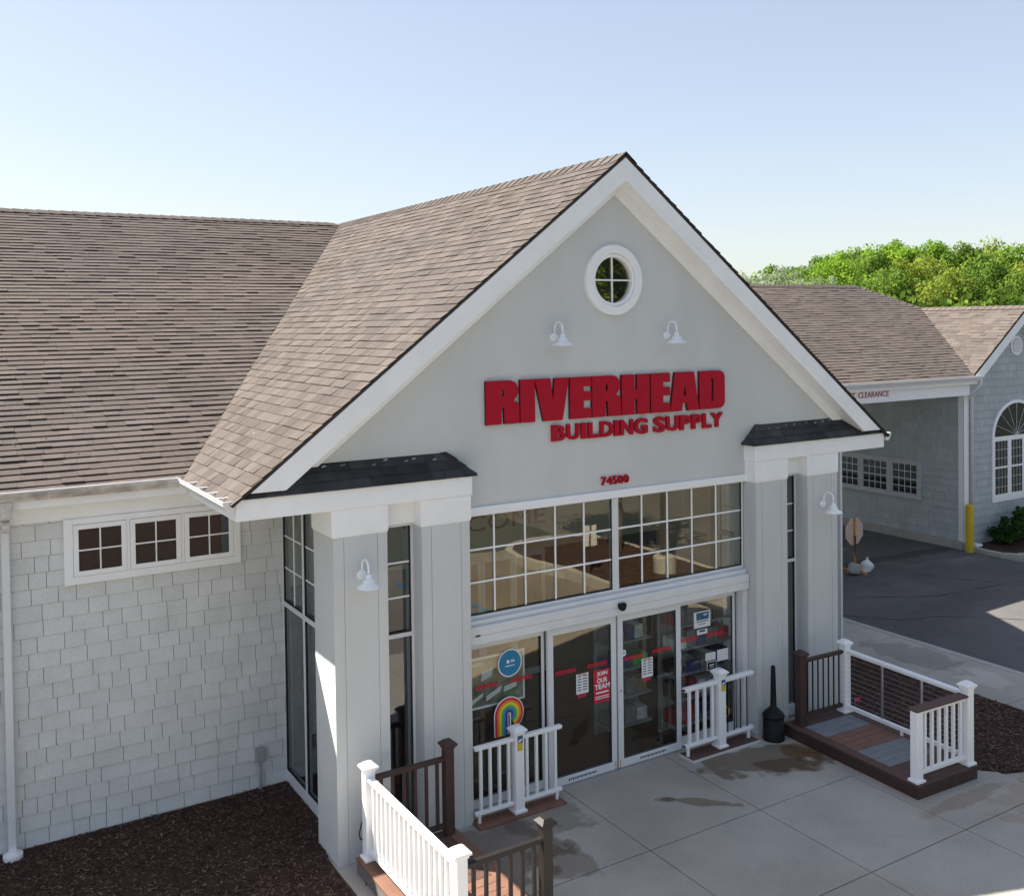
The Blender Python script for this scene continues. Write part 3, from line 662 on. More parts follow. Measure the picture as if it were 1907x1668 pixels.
# --- vestibule interior
box('interior_floor', 'carpet', ST, 1.4, mx(1.4), .36, 9, -.03, .004)
mb = MB().box(1.36, mx(1.36), 3.9, 4.0, 2.15, 3.97).box(1.36, 1.42, 2.5, 3.9, 0, 3.97).box(mx(1.42), mx(1.36), 2.5, 3.9, 0, 3.97)
mb.build('interior_wall', 'beige', ST)
MB().box(1.42, 3.9, 3.9, 4.0, 0, 2.149).box(6.45, mx(1.42), 3.9, 4.0, 0, 2.149).build('lower_interior_wall', 'unlit_wall', ST)  # wall below the beige, coloured near black to stand for the dim interior
box('interior_ceiling', 'beige', ST, 1.42, mx(1.42), .36, 3.9, 3.972, 3.984)
box('dark_backing', 'dark', ST, 3.9, 6.45, 4.3, 4.35, 0, 2.2)
for (a, b) in ((3.92, 4.55), (4.55, 5.17), (5.18, 5.8), (5.8, 6.43)):
    fo = MB().box(a, b, 3.92, 3.96, 0, .1).box(a, b, 3.92, 3.96, 2.04, 2.14).box(a, a+.06, 3.92, 3.96, .1, 2.04).box(b-.06, b, 3.92, 3.96, .1, 2.04).build('inner_door', 'alu', ST)
    MB().box(a+.05, b-.05, 3.938, 3.944, .09, 2.05).build('pane', 'glassd', fo)
t = MB(); text_fit(t, 'WELCOME', 3.72, 6.43, 3.898, 2.585, 2.845, .01, .0); t.build('welcome_lettering', 'welcome', ST)

# ================================================================== SIGN LETTERS
def glyph(ch):
    arc_ = lambda cx, cz, rx, rz, a0, a1, n=6: [(cx+rx*cos(radians(a0+(a1-a0)*i/n)), cz+rz*sin(radians(a0+(a1-a0)*i/n))) for i in range(n+1)]
    if ch == 'I': return [[(0, 0), (1, 0), (1, 1), (0, 1)]]
    if ch == 'R': return [[(0, 0), (.46, 0), (.46, .38), (.53, .38), (.545, 0), (1, 0), (.995, .42)]+arc_(.80, .42, .19, .10, 0, 80, 4)+arc_(.70, .76, .28, .24, -55, 90, 8)+[(0, 1)], [(.46, .64), (.52, .64), (.545, .71), (.52, .79), (.46, .79)]]
    if ch == 'V': return [[(.24, 0), (.80, 0), (1, 1), (.575, 1), (.52, .46), (.455, 1), (0, 1)]]
    if ch == 'E': return [[(0, 0), (1, 0), (1, .23), (.64, .25), (.64, .43), (1, .42), (1, .64), (.64, .65), (.64, .77), (1, .76), (1, 1), (0, 1)]]
    if ch == 'H': return [[(0, 0), (.455, 0), (.455, .38), (.545, .38), (.545, 0), (1, 0), (1, 1), (.545, 1), (.545, .62), (.455, .62), (.455, 1), (0, 1)]]
    if ch == 'A': return [[(0, 0), (.40, 0), (.43, .20), (.57, .20), (.60, 0), (1, 0), (.84, 1), (.16, 1)], [(.455, .40), (.545, .40), (.50, .66)]]
    if ch == 'D': return [[(0, 0)]+arc_(.74, .18, .26, .18, -90, 0)+arc_(.74, .82, .26, .18, 0, 90)+[(0, 1)], [(.455, .20), (.52, .20), (.545, .25), (.545, .75), (.52, .80), (.455, .80)]]
SG = thing('store_sign', 'large raised red RIVERHEAD lettering on the gable wall', 'sign', (5.1, .2, 4.76))
for ch, a, b in (('R', 3.134, 3.615), ('I', 3.63, 3.848), ('V', 3.85, 4.372), ('E', 4.385, 4.725), ('R', 4.738, 5.212), ('H', 5.226, 5.70), ('E', 5.722, 6.064), ('A', 6.068, 6.588), ('D', 6.60, 7.081)):
    lo = MB().poly(glyph(ch), lambda x, z: (a+x*(b-a), .155, 4.768+z*.54), (0, .045, 0)).build('letter', 'red', SG)
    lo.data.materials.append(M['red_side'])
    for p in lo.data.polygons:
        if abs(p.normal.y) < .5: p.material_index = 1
SG2 = thing('store_sign', 'smaller raised red BUILDING SUPPLY lettering beneath the RIVERHEAD sign', 'sign', (5.6, .2, 4.5))
sp2 = [('B', 4.105, 4.318), ('U', 4.335, 4.535), ('I', 4.567, 4.645), ('L', 4.678, 4.853), ('D', 4.87, 5.09), ('I', 5.103, 5.177), ('N', 5.208, 5.42), ('G', 5.438, 5.67), ('S', 5.775, 5.985), ('U', 6.0, 6.22), ('P', 6.243, 6.447), ('P', 6.46, 6.652), ('L', 6.664, 6.83), ('Y', 6.82, 7.052)]
for ch, a, b in sp2:
    t = MB(); e = .006 if ch in 'GS' else 0; text_fit(t, ch, a, b, .198, 4.50-e, 4.706+e, .04, .04); t.build('letter', 'red', SG2)
SG3 = thing('house_number', 'small red street number 74500 above the transom windows', 'sign', (5.11, .2, 3.86))
for k, ch in enumerate('74500'):
    a = 4.885+k*.0935; t = MB(); text_fit(t, ch, a, a+.082, .198, 3.858, 3.968, .035, .010); t.build('digit', 'red', SG3)

# ================================================================== WALL LAMPS
def lamp(label, loc):
    t = local(thing('wall_lamp', label, 'lamp', loc, 'white gooseneck wall lamps'))
    MB().lathe([(.055, 0), (.06, -.012), (.05, -.03), (.02, -.038)][::-1], (0, 0, 0), 20, 'y').build('mounting_plate', 'lampwhite', t, smooth=False)
    pts = [(0, -.02, .0), (0, -.035, .06)]+[(0, -.125+.09*cos(a), .10+.095*sin(a)) for a in [pi*i/10 for i in range(11)]]+[(0, -.215, .03)]
    MB().tube(pts, .0125, 8).build('arm', 'lampwhite', t, smooth=True)
    sh = MB().lathe([(.025, .05), (.033, .035), (.036, .0), (.062, -.012), (.066, -.022), (.06, -.035), (.132, -.088), (.135, -.098), (.05, -.05)], (0, -.215, -.005), 28).build('lamp_shade', 'lampwhite', t, smooth=True)
    MB().lathe([(.03, -.045), (.038, -.07), (.036, -.1), (.02, -.118)], (0, -.215, -.005), 14).build('bulb', 'bulb', t, smooth=True)
    return t
lamp('white gooseneck lamp on the gable wall, left of the round window', (4.165, .2, 5.83))
lamp('white gooseneck lamp on the gable wall, right of the round window', (6.04, .2, 5.82))
lamp('white gooseneck lamp on the grey pillar left of the entrance', (1.396, 0, 3.224))
lamp('white gooseneck lamp on the grey pillar right of the entrance', (8.905, 0, 3.215))
# motion sensor
t = thing('motion_sensor', 'small black motion sensor on the header above the sliding doors', 'sensor', (5.15, .13, 2.22))
MB().poly([[(-.06, .04), (-.05, -.02), (-.02, -.05), (.02, -.05), (.05, -.02), (.06, .04)]], lambda a, b: (5.15+a, .128, 2.225+b), (0, -.055, 0)).build('housing', 'black', t, .008)
box('bracket', 'gasket', t, 5.10, 5.20, .09, .129, 2.262, 2.275)
# outlet box on the wing wall
t = thing('outlet_box', 'grey outdoor outlet box with conduit low on the shingled wall', 'outlet box', (.9, 2.35, .35))
MB().box(.845, .975, 2.27, 2.345, .37, .54).build('box_body', 'boxgrey', t, .01); MB().tube([(.905, 2.31, .38), (.905, 2.31, -.02)], .018, 8).build('conduit', 'boxgrey', t)
tag(MB().tube([(1.36, -.02, .46), (1.33, -.035, .40), (1.30, -.05, .33), (1.32, -.05, .26), (1.37, -.03, .25)], .007, 6).build('power_cord', 'cord', smooth=True), 'short black cord hanging in a loop at the left pillar', 'cord')
tag(MB().tube([(1.25, -.12, .0), (1.27, -.3, .03), (1.22, -.42, .02), (1.19, -.5, .008)], .006, 6).build('power_cord', 'cord', smooth=True), 'thin black cord lying on the concrete strip beside the mulch', 'cord')

# ================================================================== DECK AND RAILING DISPLAYS
def post(t, x, y, z0, z1, m, w=.11, capw=.075, capm=None, base=True, cap=True):
    p = MB().box(x-w/2, x+w/2, y-w/2, y+w/2, z0, z1).build('post', m, t, .006)
    if base: MB().box(x-w/2-.025, x+w/2+.025, y-w/2-.025, y+w/2+.025, z0+.001, z0+.035).build('post_base', m, p, .008)
    if cap:
        c = MB(); h = w/2+.032
        c.box(x-h, x+h, y-h, y+h, z1, z1+.022)
        c.add([(x-h, y-h, z1+.0225), (x+h, y-h, z1+.0225), (x+h, y+h, z1+.0225), (x-h, y+h, z1+.0225), (x-.04, y-.04, z1+.062), (x+.04, y-.04, z1+.062), (x+.04, y+.04, z1+.062), (x-.04, y+.04, z1+.062)], [(0, 1, 5, 4), (1, 2, 6, 5), (2, 3, 7, 6), (3, 0, 4, 7), (4, 5, 6, 7)])
        c.box(x-w/2-.012, x+w/2+.012, y-w/2-.012, y+w/2+.012, z1-.03, z1)
        c.build('post_cap', capm or m, p, .005)
    return p
def beam(name, m, t, a, b, w, h, bevel=.006):
    a, b = Vector(a), Vector(b); d = (b-a).normalized(); s = d.cross(Vector((0, 0, 1))).normalized()*w/2; u = Vector((0, 0, h/2))
    return MB().ext([a-s-u, a+s-u, a+s+u, a-s+u], b-a).build(name, m, t, bevel)
def rail(name, m, t, a, b, w=.075, h=.05):
    """moulded top rail: wide cap on a narrower body"""
    a, b = Vector(a), Vector(b); d = (b-a).normalized(); s = d.cross(Vector((0, 0, 1))).normalized(); mb = MB()
    prof = [(-.5, .0), (-.5, .35), (-.36, .5), (.36, .5), (.5, .35), (.5, 0), (.3, -.08), (.3, -.5), (-.3, -.5), (-.3, -.08)]
    return mb.ext([a+s*p*w+Vector((0, 0, q*h)) for p, q in prof], b-a).build(name, m, t, .003)
def balusters(t, m, a, b, n, z0, z1, w=.032, rnd_=False):
    a, b = Vector(a), Vector(b)
    for k in range(n):
        p = a.lerp(b, (k+.5)/n); mb = MB()
        if rnd_: mb.tube([(p.x, p.y, z0), (p.x, p.y, z1)], w/2, 8)
        else: mb.box(p.x-w/2, p.x+w/2, p.y-w/2, p.y+w/2, z0, z1)
        mb.build('baluster', m, t)
# right display: local frame, origin front-left corner, x along the front, y back to the building
R_ = local(thing('deck_display', 'raised sample deck with brown, grey and orange boards and cable railing', 'deck display', (7.745, -2.50, 0), rz=radians(-2.2)))
Wd, Dp, H0 = 1.16, 2.30, .185
MB().box(0, Wd, 0, .03, -.02, H0-.03).box(0, .03, .03, Dp, -.02, H0-.03).box(Wd-.03, Wd, .03, Dp, -.02, H0-.03).box(.03, Wd-.03, Dp-.03, Dp, -.02, H0-.03).build('deck_frame', 'brown', R_, .004)
def boards(t, x0, x1, y0, y1, n, m, horiz=True):
    mb = MB()
    for k in range(n):
        a, b = y0+(y1-y0)*k/n+.0025, y0+(y1-y0)*(k+1)/n-.0025
        mb.box(x0, x1, a, b, H0-.028, H0)
    return mb.build('deck_boards', m, t, .003)
MB().box(-.012, .13, -.012, Dp, H0-.029, H0+.001).box(.13, Wd+.012, -.012, .125, H0-.029, H0+.001).box(Wd-.12, Wd+.012, .125, Dp, H0-.029, H0+.001).build('border_board', 'midbrown', R_, .004)
ya = .13
for n, m in ((3, 'midbrown'), (4, 'greydeck'), (4, 'redbrown'), (3, 'greydeck'), (2, 'midbrown')):
    boards(R_, .133, Wd-.123, ya, ya+n*.135, n, m); ya += n*.135
post(R_, .16, 2.12, H0, 1.19, 'brown', .12); post(R_, 1.06, 2.12, H0, 1.20, 'vinyl', .12); post(R_, 1.06, .08, H0, 1.21, 'vinyl', .12)
post(R_, .08, .08, H0, 1.085, 'vinyl', .11, cap=False)
rail('top_rail', 'brown', R_, (.22, 2.12, 1.09), (1.0, 2.12, 1.09)); beam('bottom_rail', 'brown', R_, (.22, 2.12, .30), (1.0, 2.12, .30), .05, .05)
balusters(R_, 'black', (.24, 2.12, 0), (.99, 2.12, 0), 7, .325, 1.066, .022, True)
rail('top_rail', 'vinyl', R_, (1.06, .14, 1.10), (1.06, 2.06, 1.10), .085, .06); beam('bottom_rail', 'vinyl', R_, (1.06, .14, .28), (1.06, 2.06, .28), .05, .055)
for y in (.78, 1.44): MB().box(1.048, 1.072, y-.012, y+.012, .31, 1.07).build('cable_post', 'steel', R_)
MB().box(1.045, 1.075, 1.09, 1.12, H0, .255).build('rail_foot', 'vinyl', R_)
for k in range(10): MB().tube([(1.06, .14, .36+k*.072), (1.06, 2.06, .36+k*.072)], .0025, 5).build('cable', 'steel', R_)
cf = MB()
for k in range(10): cf.box(1.0, 1.003, 2.085, 2.105, .355+k*.072, .365+k*.072)
cf.build('cable_fitting', 'black', R_)
MB().box(.01, 1.0, .01, .16, 1.086, 1.112).build('drink_rail', 'midbrown', R_, .004); beam('top_rail', 'vinyl', R_, (.135, .08, 1.055), (1.0, .08, 1.055), .04, .055)
beam('bottom_rail', 'vinyl', R_, (.135, .08, .29), (1.0, .08, .29), .05, .055); balusters(R_, 'vinyl', (.16, .08, 0), (.99, .08, 0), 6, .317, 1.028, .036)
# left display
L_ = local(thing('deck_display', 'sample deck with one sunlit white railing and two dark brown railings', 'deck display', (1.20, -2.52, 0)))
MB().box(0, 1.2, 0, .03, -.02, .145).box(0, .03, .03, 2.3, -.02, .145).box(1.17, 1.2, .03, 2.3, -.02, .145).box(.03, 1.17, 2.27, 2.3, -.02, .145).build('deck_frame', 'taupe', L_, .004)
H0 = .175
MB().box(-.012, .13, -.012, 2.3, H0-.029, H0+.001).box(.13, 1.212, -.012, .125, H0-.029, H0+.001).box(1.08, 1.212, .125, 2.3, H0-.029, H0+.001).build('border_board', 'redbrown', L_, .004)
boards(L_, .133, 1.077, .13, 1.2, 8, 'redbrown'); boards(L_, .133, 1.077, 1.2, 2.3, 8, 'midbrown')
post(L_, .11, 2.20, H0, 1.18, 'vinyl', .115); post(L_, .11, .11, H0, 1.18, 'vinyl', .115)
post(L_, 1.09, 2.20, H0, 1.20, 'brown', .11, base=False); post(L_, 1.05, .11, H0, 1.20, 'bronze', .105, base=False)
rail('top_rail', 'vinyl', L_, (.11, .17, 1.06), (.11, 2.14, 1.06), .085, .06); beam('bottom_rail', 'vinyl', L_, (.11, .17, .28), (.11, 2.14, .28), .05, .055)
balusters(L_, 'vinyl', (.11, .2, 0), (.11, 2.11, 0), 17, .307, 1.03, .034)
MB().box(.095, .125, 1.1, 1.13, H0, .253).build('rail_foot', 'vinyl', L_)
rail('top_rail', 'brown', L_, (.17, 2.20, 1.05), (1.035, 2.20, 1.05), .07, .055); beam('bottom_rail', 'brown', L_, (.17, 2.20, .28), (1.035, 2.20, .28), .05, .05); balusters(L_, 'brown', (.19, 2.2, 0), (1.02, 2.2, 0), 6, .305, 1.022, .032)
rail('top_rail', 'bronze', L_, (.17, .11, 1.05), (1.0, .11, 1.05), .07, .055); beam('bottom_rail', 'bronze', L_, (.17, .11, .28), (1.0, .11, .28), .05, .05); balusters(L_, 'bronze', (.19, .11, 0), (.985, .11, 0), 6, .305, 1.022, .032)
# mini railing displays in front of the doors
def tagplate(t, x, y, z0, z1):
    MB().box(x-.036, x+.036, y-.004, y, z0, z1).build('price_tag', 'tag_yellow', t)
    MB().box(x-.036, x+.036, y-.006, y-.0042, z0+(z1-z0)*.52, z1).build('tag_picture', 'tag_blue', t)
    MB().add([(x-.034, y-.0075, z0+(z1-z0)*.56), (x+.01, y-.0075, z0+(z1-z0)*.62), (x+.03, y-.0075, z0+(z1-z0)*.80), (x-.02, y-.0075, z0+(z1-z0)*.74)], [(0, 1, 2, 3)]).build('tag_print', 'textwhite', t, recalc=False)
T1 = thing('railing_display', 'white sample railing on a brown board in front of the left sidelight', 'railing display', (3.38, -.07, 0))
MB().box(2.78, 4.02, -.19, .05, 0, .03).build('base_board', 'redbrown', T1, .004)
post(T1, 3.385, -.06, .03, 1.03, 'vinyl', .125); tagplate(T1, 3.385, -.125, .80, .985)
for (a, b) in ((2.785, 3.32), (3.45, 4.03)):
    rail('top_rail', 'vinyl', T1, (a, -.06, .935), (b, -.06, .935), .075, .05); beam('bottom_rail', 'vinyl', T1, (a, -.06, .15), (b, -.06, .15), .05, .045)
balusters(T1, 'vinyl', (2.80, -.06, 0), (3.32, -.06, 0), 4, .172, .912, .033); balusters(T1, 'vinyl', (3.45, -.06, 0), (4.01, -.06, 0), 4, .172, .912, .033)
for x in (2.84, 3.96): MB().box(x-.015, x+.015, -.075, -.045, .03, .128).build('rail_foot', 'vinyl', T1)
T2 = thing('railing_display', 'white sample railing with black balusters by the right sidelight', 'railing display', (6.73, -.05, 0))
MB().box(6.11, 7.36, -.19, .10, 0, .03).build('base_board', 'midbrown', T2, .004)
MB().box(6.105, 7.365, -.199, -.191, 0, .033).box(6.098, 6.109, -.19, .10, 0, .033).build('edge_strip', 'cedge', T2)
post(T2, 6.745, -.04, .03, 1.07, 'vinyl', .125); tagplate(T2, 6.755, -.105, .83, .99)
for (a, b) in ((6.09, 6.68), (6.81, 7.37)):
    rail('top_rail', 'vinyl', T2, (a, -.04, .955), (b, -.04, .955), .085, .06); beam('bottom_rail', 'vinyl', T2, (a, -.04, .175), (b, -.04, .175), .055, .05)
MB().box(6.086, 6.0895, -.062, -.018, .16, .19).box(6.086, 6.0895, -.065, -.015, .938, .965).build('rail_end', 'black', T2)
balusters(T2, 'vinyl', (6.11, -.04, 0), (6.67, -.04, 0), 4, .20, .928, .036); balusters(T2, 'black', (6.83, -.04, 0), (7.33, -.04, 0), 4, .20, .928, .018, True)
for x in (6.15, 7.29): MB().box(x-.017, x+.017, -.057, -.023, .03, .152).build('rail_foot', 'vinyl', T2)
# ashtray receptacle
t = thing('smoking_receptacle', 'black bottle-shaped cigarette receptacle standing beside the right pillar', 'ashtray', (7.61, -.22, 0))
MB().lathe([(.155, 0), (.16, .02), (.15, .05), (.148, .33)], (7.61, -.22, 0), 24).build('bucket', 'black', t, smooth=True)
MB().lathe([(.158, .331), (.158, .352), (.14, .38), (.075, .44), (.045, .47), (.042, .60), (.033, 1.0), (.030, 1.045), (.018, 1.06)], (7.61, -.22, 0), 24).build('neck', 'black', t, smooth=True)
# pink marker flag
t = thing('marker_flag', 'small pink marker flag stuck in the mulch behind the cable railing', 'flag', (9.50, -.10, 0))
MB().tube([(9.50, -.10, 0), (9.50, -.10, .16)], .003, 5).build('stake', 'steel', t)
MB().add([(9.50, -.10, .16), (9.59, -.13, .155), (9.60, -.11, .08), (9.55, -.10, .095), (9.50, -.10, .075)], [(0, 1, 2, 3, 4)]).ext([(9.50, -.104, .16), (9.59, -.134, .155), (9.60, -.114, .08), (9.55, -.104, .095), (9.50, -.104, .075)], (0, .002, 0)).build('flag_cloth', 'pink', t)

# ================================================================== DOOR AND WINDOW DECALS, GOODS BEHIND GLASS
YS = .282       # sidelight outer face
def decal(x0, x1, z0, z1, y, label):
    t = thing('window_decal', label, 'decal', ((x0+x1)/2, y, z0), 'red lettering strips on the glass')
    MB().box(x0, x1, y-.002, y, z0, z0+.008).build('underline', 'decalred', t)
    l = MB(); text_fit(l, 'RIVERHEAD', x0, x1, y, z0+.012, z1, .002, .05); l.build('lettering', 'decalred', t)
def off(x, y): return x+(y-.24)*.95
for (a, z, yv, lb) in ((3.02, 1.50, .300, 'red lettering strip on the left sidelight, over the pool poster'), (3.52, 1.495, .300, 'red lettering strip on the left sidelight, below the blue disc'),
                       (4.155, 1.478, .229, 'red lettering strip on the left sliding door, over the notice'), (4.66, 1.475, .229, 'red lettering strip just above the JOIN OUR TEAM poster'),
                       (5.272, 1.455, .229, 'red lettering strip on the right sliding door beside its handle'), (5.765, 1.468, .229, 'red lettering strip on the right sliding door, right of the notice'),
                       (6.33, 1.49, .300, 'red lettering strip on the right sidelight, farther left one'), (6.82, 1.485, .300, 'red lettering strip on the right sidelight near the wall')):
    decal(a, a+.32, z-.018, z+.036, yv, lb)
def notice(x0, label):
    t = thing('hours_notice', label, 'notice', (x0+.1, .229, 1.145), 'white opening hours notices')
    box('sheet', 'skin_paper', t, x0, x0+.195, .227, .229, 1.145, 1.41)
    l = MB()
    for k in range(6): l.box(x0+.02, x0+.08, .2255, .2268, 1.37-k*.036, 1.382-k*.036); l.box(x0+.105, x0+.175, .2255, .2268, 1.37-k*.036, 1.382-k*.036)
    l.build('printed_lines', 'textdark', t)
    box('red_header', 'decalred', t, x0+.03, x0+.16, .2255, .2268, 1.392, 1.402); box('red_footer', 'decalred', t, x0+.02, x0+.16, .2255, .2268, 1.10, 1.135)
notice(4.478, 'white hours notice on the left sliding door beside the red poster'); notice(5.57, 'white hours notice on the right sliding door')
t = thing('poster', 'red JOIN OUR TEAM poster on the left sliding door', 'poster', (4.9, .229, .97))
box('sheet', 'decalred', t, 4.755, 5.038, .226, .229, .97, 1.402)
for k, s_ in enumerate(('JOIN', 'OUR', 'TEAM')):
    l = MB(); ww = (.17, .17, .25)[k]; text_fit(l, s_, 4.897-ww/2, 4.897+ww/2, .2255, 1.31-k*.083, 1.378-k*.083, .002, .03); l.build('lettering', 'textwhite', t)
l = MB().box(4.79, 5.0, .2235, .2255, 1.088, 1.108)
for k in range(2): l.box(4.78, 5.01, .2235, .2255, 1.042-k*.026, 1.052-k*.026)
l.build('printed_lines', 'textwhite', t)
t = thing('poster', 'large framed pool poster hanging behind the left sidelight', 'poster', (3.3, .36, 1.25))
a, b, c, d = 2.92, 3.76, 1.22, 1.86
MB().box(a, b, .35, .37, c, c+.025).box(a, b, .35, .37, d-.025, d).box(a, a+.02, .35, .37, c+.025, d-.025).box(b-.025, b, .35, .37, c+.025, d-.025).build('frame', 'vinyl', t)
box('print', 'poster', t, a+.02, b-.025, .356, .364, c+.025, 1.50); box('print', 'postersun', t, a+.02, b-.025, .356, .364, 1.502, d-.025)
l = MB(); text_fit(l, 'INTEX', a+.06, a+.25, .3555, 1.755, 1.795, .002, .01); l.build('lettering', 'textwhite', t)
p = MB().ext([(a+.2, .3545, 1.55), (a+.36, .3545, 1.60), (a+.37, .3545, 1.70), (a+.22, .3545, 1.67)], (0, .001, 0)).ext([(a+.04, .3545, 1.27), (a+.22, .3545, 1.36), (a+.23, .3545, 1.41), (a+.04, .3545, 1.33)], (0, .001, 0)).ext([(a+.27, .3545, 1.29), (a+.48, .3545, 1.38), (a+.5, .3545, 1.45), (a+.28, .3545, 1.36)], (0, .001, 0)).ext([(a+.53, .3545, 1.36), (a+.72, .3545, 1.40), (a+.72, .3545, 1.46), (a+.54, .3545, 1.43)], (0, .001, 0))
p.build('pictures', 'skin_paper', t); MB().ext([(a+.52, .354, 1.30), (a+.72, .354, 1.34), (a+.72, .354, 1.38), (a+.53, .354, 1.34)], (0, .001, 0)).build('lawn_picture', 'green', t)
t = thing('round_sticker', 'round blue sticker with white rim on the left sidelight', 'sticker', (3.51, .30, 1.73))
MB().lathe([(.178, 0), (.178, .003)], (3.51, .297, 1.735), 36, 'y').build('rim', 'skin_paper', t); MB().lathe([(.16, 0), (.16, .002)], (3.51, .2945, 1.735), 36, 'y').build('disc', 'blue', t)
MB().box(3.46, 3.50, .2925, .2943, 1.735, 1.775).box(3.52, 3.58, .2925, .2943, 1.745, 1.757).box(3.52, 3.57, .2925, .2943, 1.763, 1.772).box(3.44, 3.58, .2925, .2943, 1.695, 1.705).build('print', 'textwhite', t)
# rainbow arch sign
t = thing('rainbow_sign', 'rainbow striped arch-shaped sign on the left sidelight behind the white railing', 'sign', (3.47, .27, .845))
rb = [('red', (.62, .03, .06)), ('orange', (.75, .25, .03)), ('yellow', (.75, .62, .04)), ('green', (.10, .42, .07)), ('blue', (.03, .22, .55)), ('indigo', (.05, .03, .22))]
cx, cz, RO, st = 3.475, 1.10, .205, .030
def arch(r0, r1, y, m, nm):
    n = 22; end = -62
    o_ = [(cx-r1, .845)]+[(cx+r1*cos(radians(180+(end-180)*i/n)), cz+r1*sin(radians(180+(end-180)*i/n))) for i in range(n+1)]
    i_ = [(cx+r0*cos(radians(180+(end-180)*i/n)), cz+r0*sin(radians(180+(end-180)*i/n))) for i in range(n+1)][::-1]+[(cx-r0, .845)]
    return MB().poly([o_+i_], lambda a, b: (a, y, b), (0, .006, 0)).build(nm, m, t)
arch(.01, RO+.014, .276, 'skin_paper', 'backing')
for k, (nm, c_) in enumerate(rb): arch(max(RO-(k+1)*st, .01), RO-k*st, .2695, mat('rainbow_'+nm, c_, .5, .03), nm+'_stripe')
MB().box(3.482, 3.498, .269, .275, .845, 1.11).build('center_bar', 'vinyl', t)
# stickers right
t = thing('round_sticker', 'small round green and white sticker at the right door edge', 'sticker', (5.26, .229, 1.55)); MB().lathe([(.045, 0), (.045, .002)], (5.262, .227, 1.55), 20, 'y').build('disc', 'skin_paper', t); MB().box(5.235, 5.29, .2255, .2268, 1.545, 1.56).build('print', 'green', t)
t = thing('window_sign', 'white and navy sign hung high on the right sidelight', 'sign', (6.735, .30, 1.63)); box('sheet', 'skin_paper', t, 6.58, 6.89, .296, .30, 1.63, 1.86); box('picture', 'tag_blue', t, 6.625, 6.86, .2935, .2955, 1.74, 1.845)
MB().box(6.63, 6.85, .2935, .2955, 1.71, 1.722).box(6.66, 6.8, .2935, .2955, 1.675, 1.683).build('printed_lines', 'textdark', t); MB().ext([(6.66, .2925, 1.76), (6.72, .2925, 1.80), (6.80, .2925, 1.79), (6.84, .2925, 1.825), (6.75, .2925, 1.815)], (0, .0008, 0)).build('logo', 'textwhite', t)
t = thing('window_sign', 'small white card below the navy sign on the right sidelight', 'sign', (6.735, .30, 1.53)); box('sheet', 'skin_paper', t, 6.64, 6.83, .296, .30, 1.53, 1.60); box('print', 'textdark', t, 6.68, 6.79, .2935, .2955, 1.565, 1.59)
t = thing('paper_notice', 'pale paper sheet on the right sidelight, left one of a pair', 'notice', (6.89, .30, 1.12), 'pale paper sheets on the right sidelight'); box('sheet', 'skin_paper', t, 6.795, 6.985, .296, .30, 1.125, 1.235)
t = thing('paper_notice', 'pale paper sheet on the right sidelight, the one nearest the pillar', 'notice', (7.12, .30, 1.08), 'pale paper sheets on the right sidelight'); box('sheet', 'skin_paper', t, 7.02, 7.23, .296, .30, 1.08, 1.245)
t = thing('window_sign', 'black card with white border under the pale sheets', 'sign', (6.91, .30, .98)); box('border', 'skin_paper', t, 6.82, 7.0, .297, .30, .985, 1.105); box('face', 'black', t, 6.83, 6.99, .2945, .2965, .995, 1.095); MB().box(6.86, 6.96, .293, .2942, 1.05, 1.065).box(6.87, 6.95, .293, .2942, 1.02, 1.03).build('print', 'textwhite', t)
t = thing('window_sign', 'white and red stacked stickers at the left edge of the right sidelight', 'sticker', (6.29, .30, 1.06)); box('sheet', 'skin_paper', t, 6.242, 6.338, .297, .30, 1.07, 1.345); box('red_band', 'decalred', t, 6.242, 6.338, .2945, .2965, 1.16, 1.24); box('print', 'textdark', t, 6.26, 6.32, .2945, .2965, 1.27, 1.32)
t = thing('round_sticker', 'round yellowish sticker low on the right sidelight behind black balusters', 'sticker', (7.17, .30, .31)); MB().lathe([(.085, 0), (.085, .002)], (7.17, .298, .31), 24, 'y').build('disc', 'tag_yellow', t); MB().lathe([(.06, 0), (.06, .001)], (7.17, .2965, .31), 24, 'y').build('face', 'black', t)
# goods shelves behind the glass
boxcols = [('box_navy', (.03, .06, .22)), ('box_white', (.75, .75, .75)), ('box_green', (.06, .42, .10)), ('box_red', (.38, .03, .05)), ('box_tan', (.32, .20, .11)), ('box_teal', (.05, .45, .48)), ('box_grey', (.2, .2, .22)), ('box_black', (.02, .02, .025))]
BM = [mat(n_, c_, .5, .35, 12) for n_, c_ in boxcols]
r = random.Random(77)
def shelf_unit(x0, x1, y0, y1, zs, label, blab, grp):
    t = thing('display_shelf', label, 'shelf', ((x0+x1)/2, (y0+y1)/2, 0))
    for z in zs: MB().box(x0, x1, y0, y1, z-.02, z).build('shelf_board', 'shelf', t)
    for x in (x0, x1-.03): MB().box(x, x+.03, y1-.03, y1, 0, zs[-1]+.35).build('upright', 'shelf', t)
    MB().box(x0, x1, y1, y1+.02, 0, zs[-1]+.35).build('back_panel', 'shelf', t)
    for z in zs:
        x = x0+.04
        while x < x1-.15:
            wd, h = r.uniform(.12, .28), r.uniform(.14, .26)
            m = r.choice(BM); b_ = MB().box(x, min(x+wd, x1-.03), y0+.03+r.uniform(0, .06), y1-.05, z, z+h)
            o = b_.build('goods_box', m, None, .004); tag(o, blab, 'box', grp); x += wd+r.uniform(.01, .05)
shelf_unit(6.38, 7.55, .50, .85, (.18, .55, .92, 1.28, 1.62), 'grey shelf rack full of goods behind the right sidelight', 'small packaged goods box on the rack behind the right sidelight', 'goods behind the right sidelight')
shelf_unit(5.55, 6.34, .95, 1.3, (.18, .60, 1.0, 1.4), 'lower shelf rack of goods deep inside behind the right sliding door', 'dim goods box on the inner rack behind the right sliding door', 'goods on the inner rack')
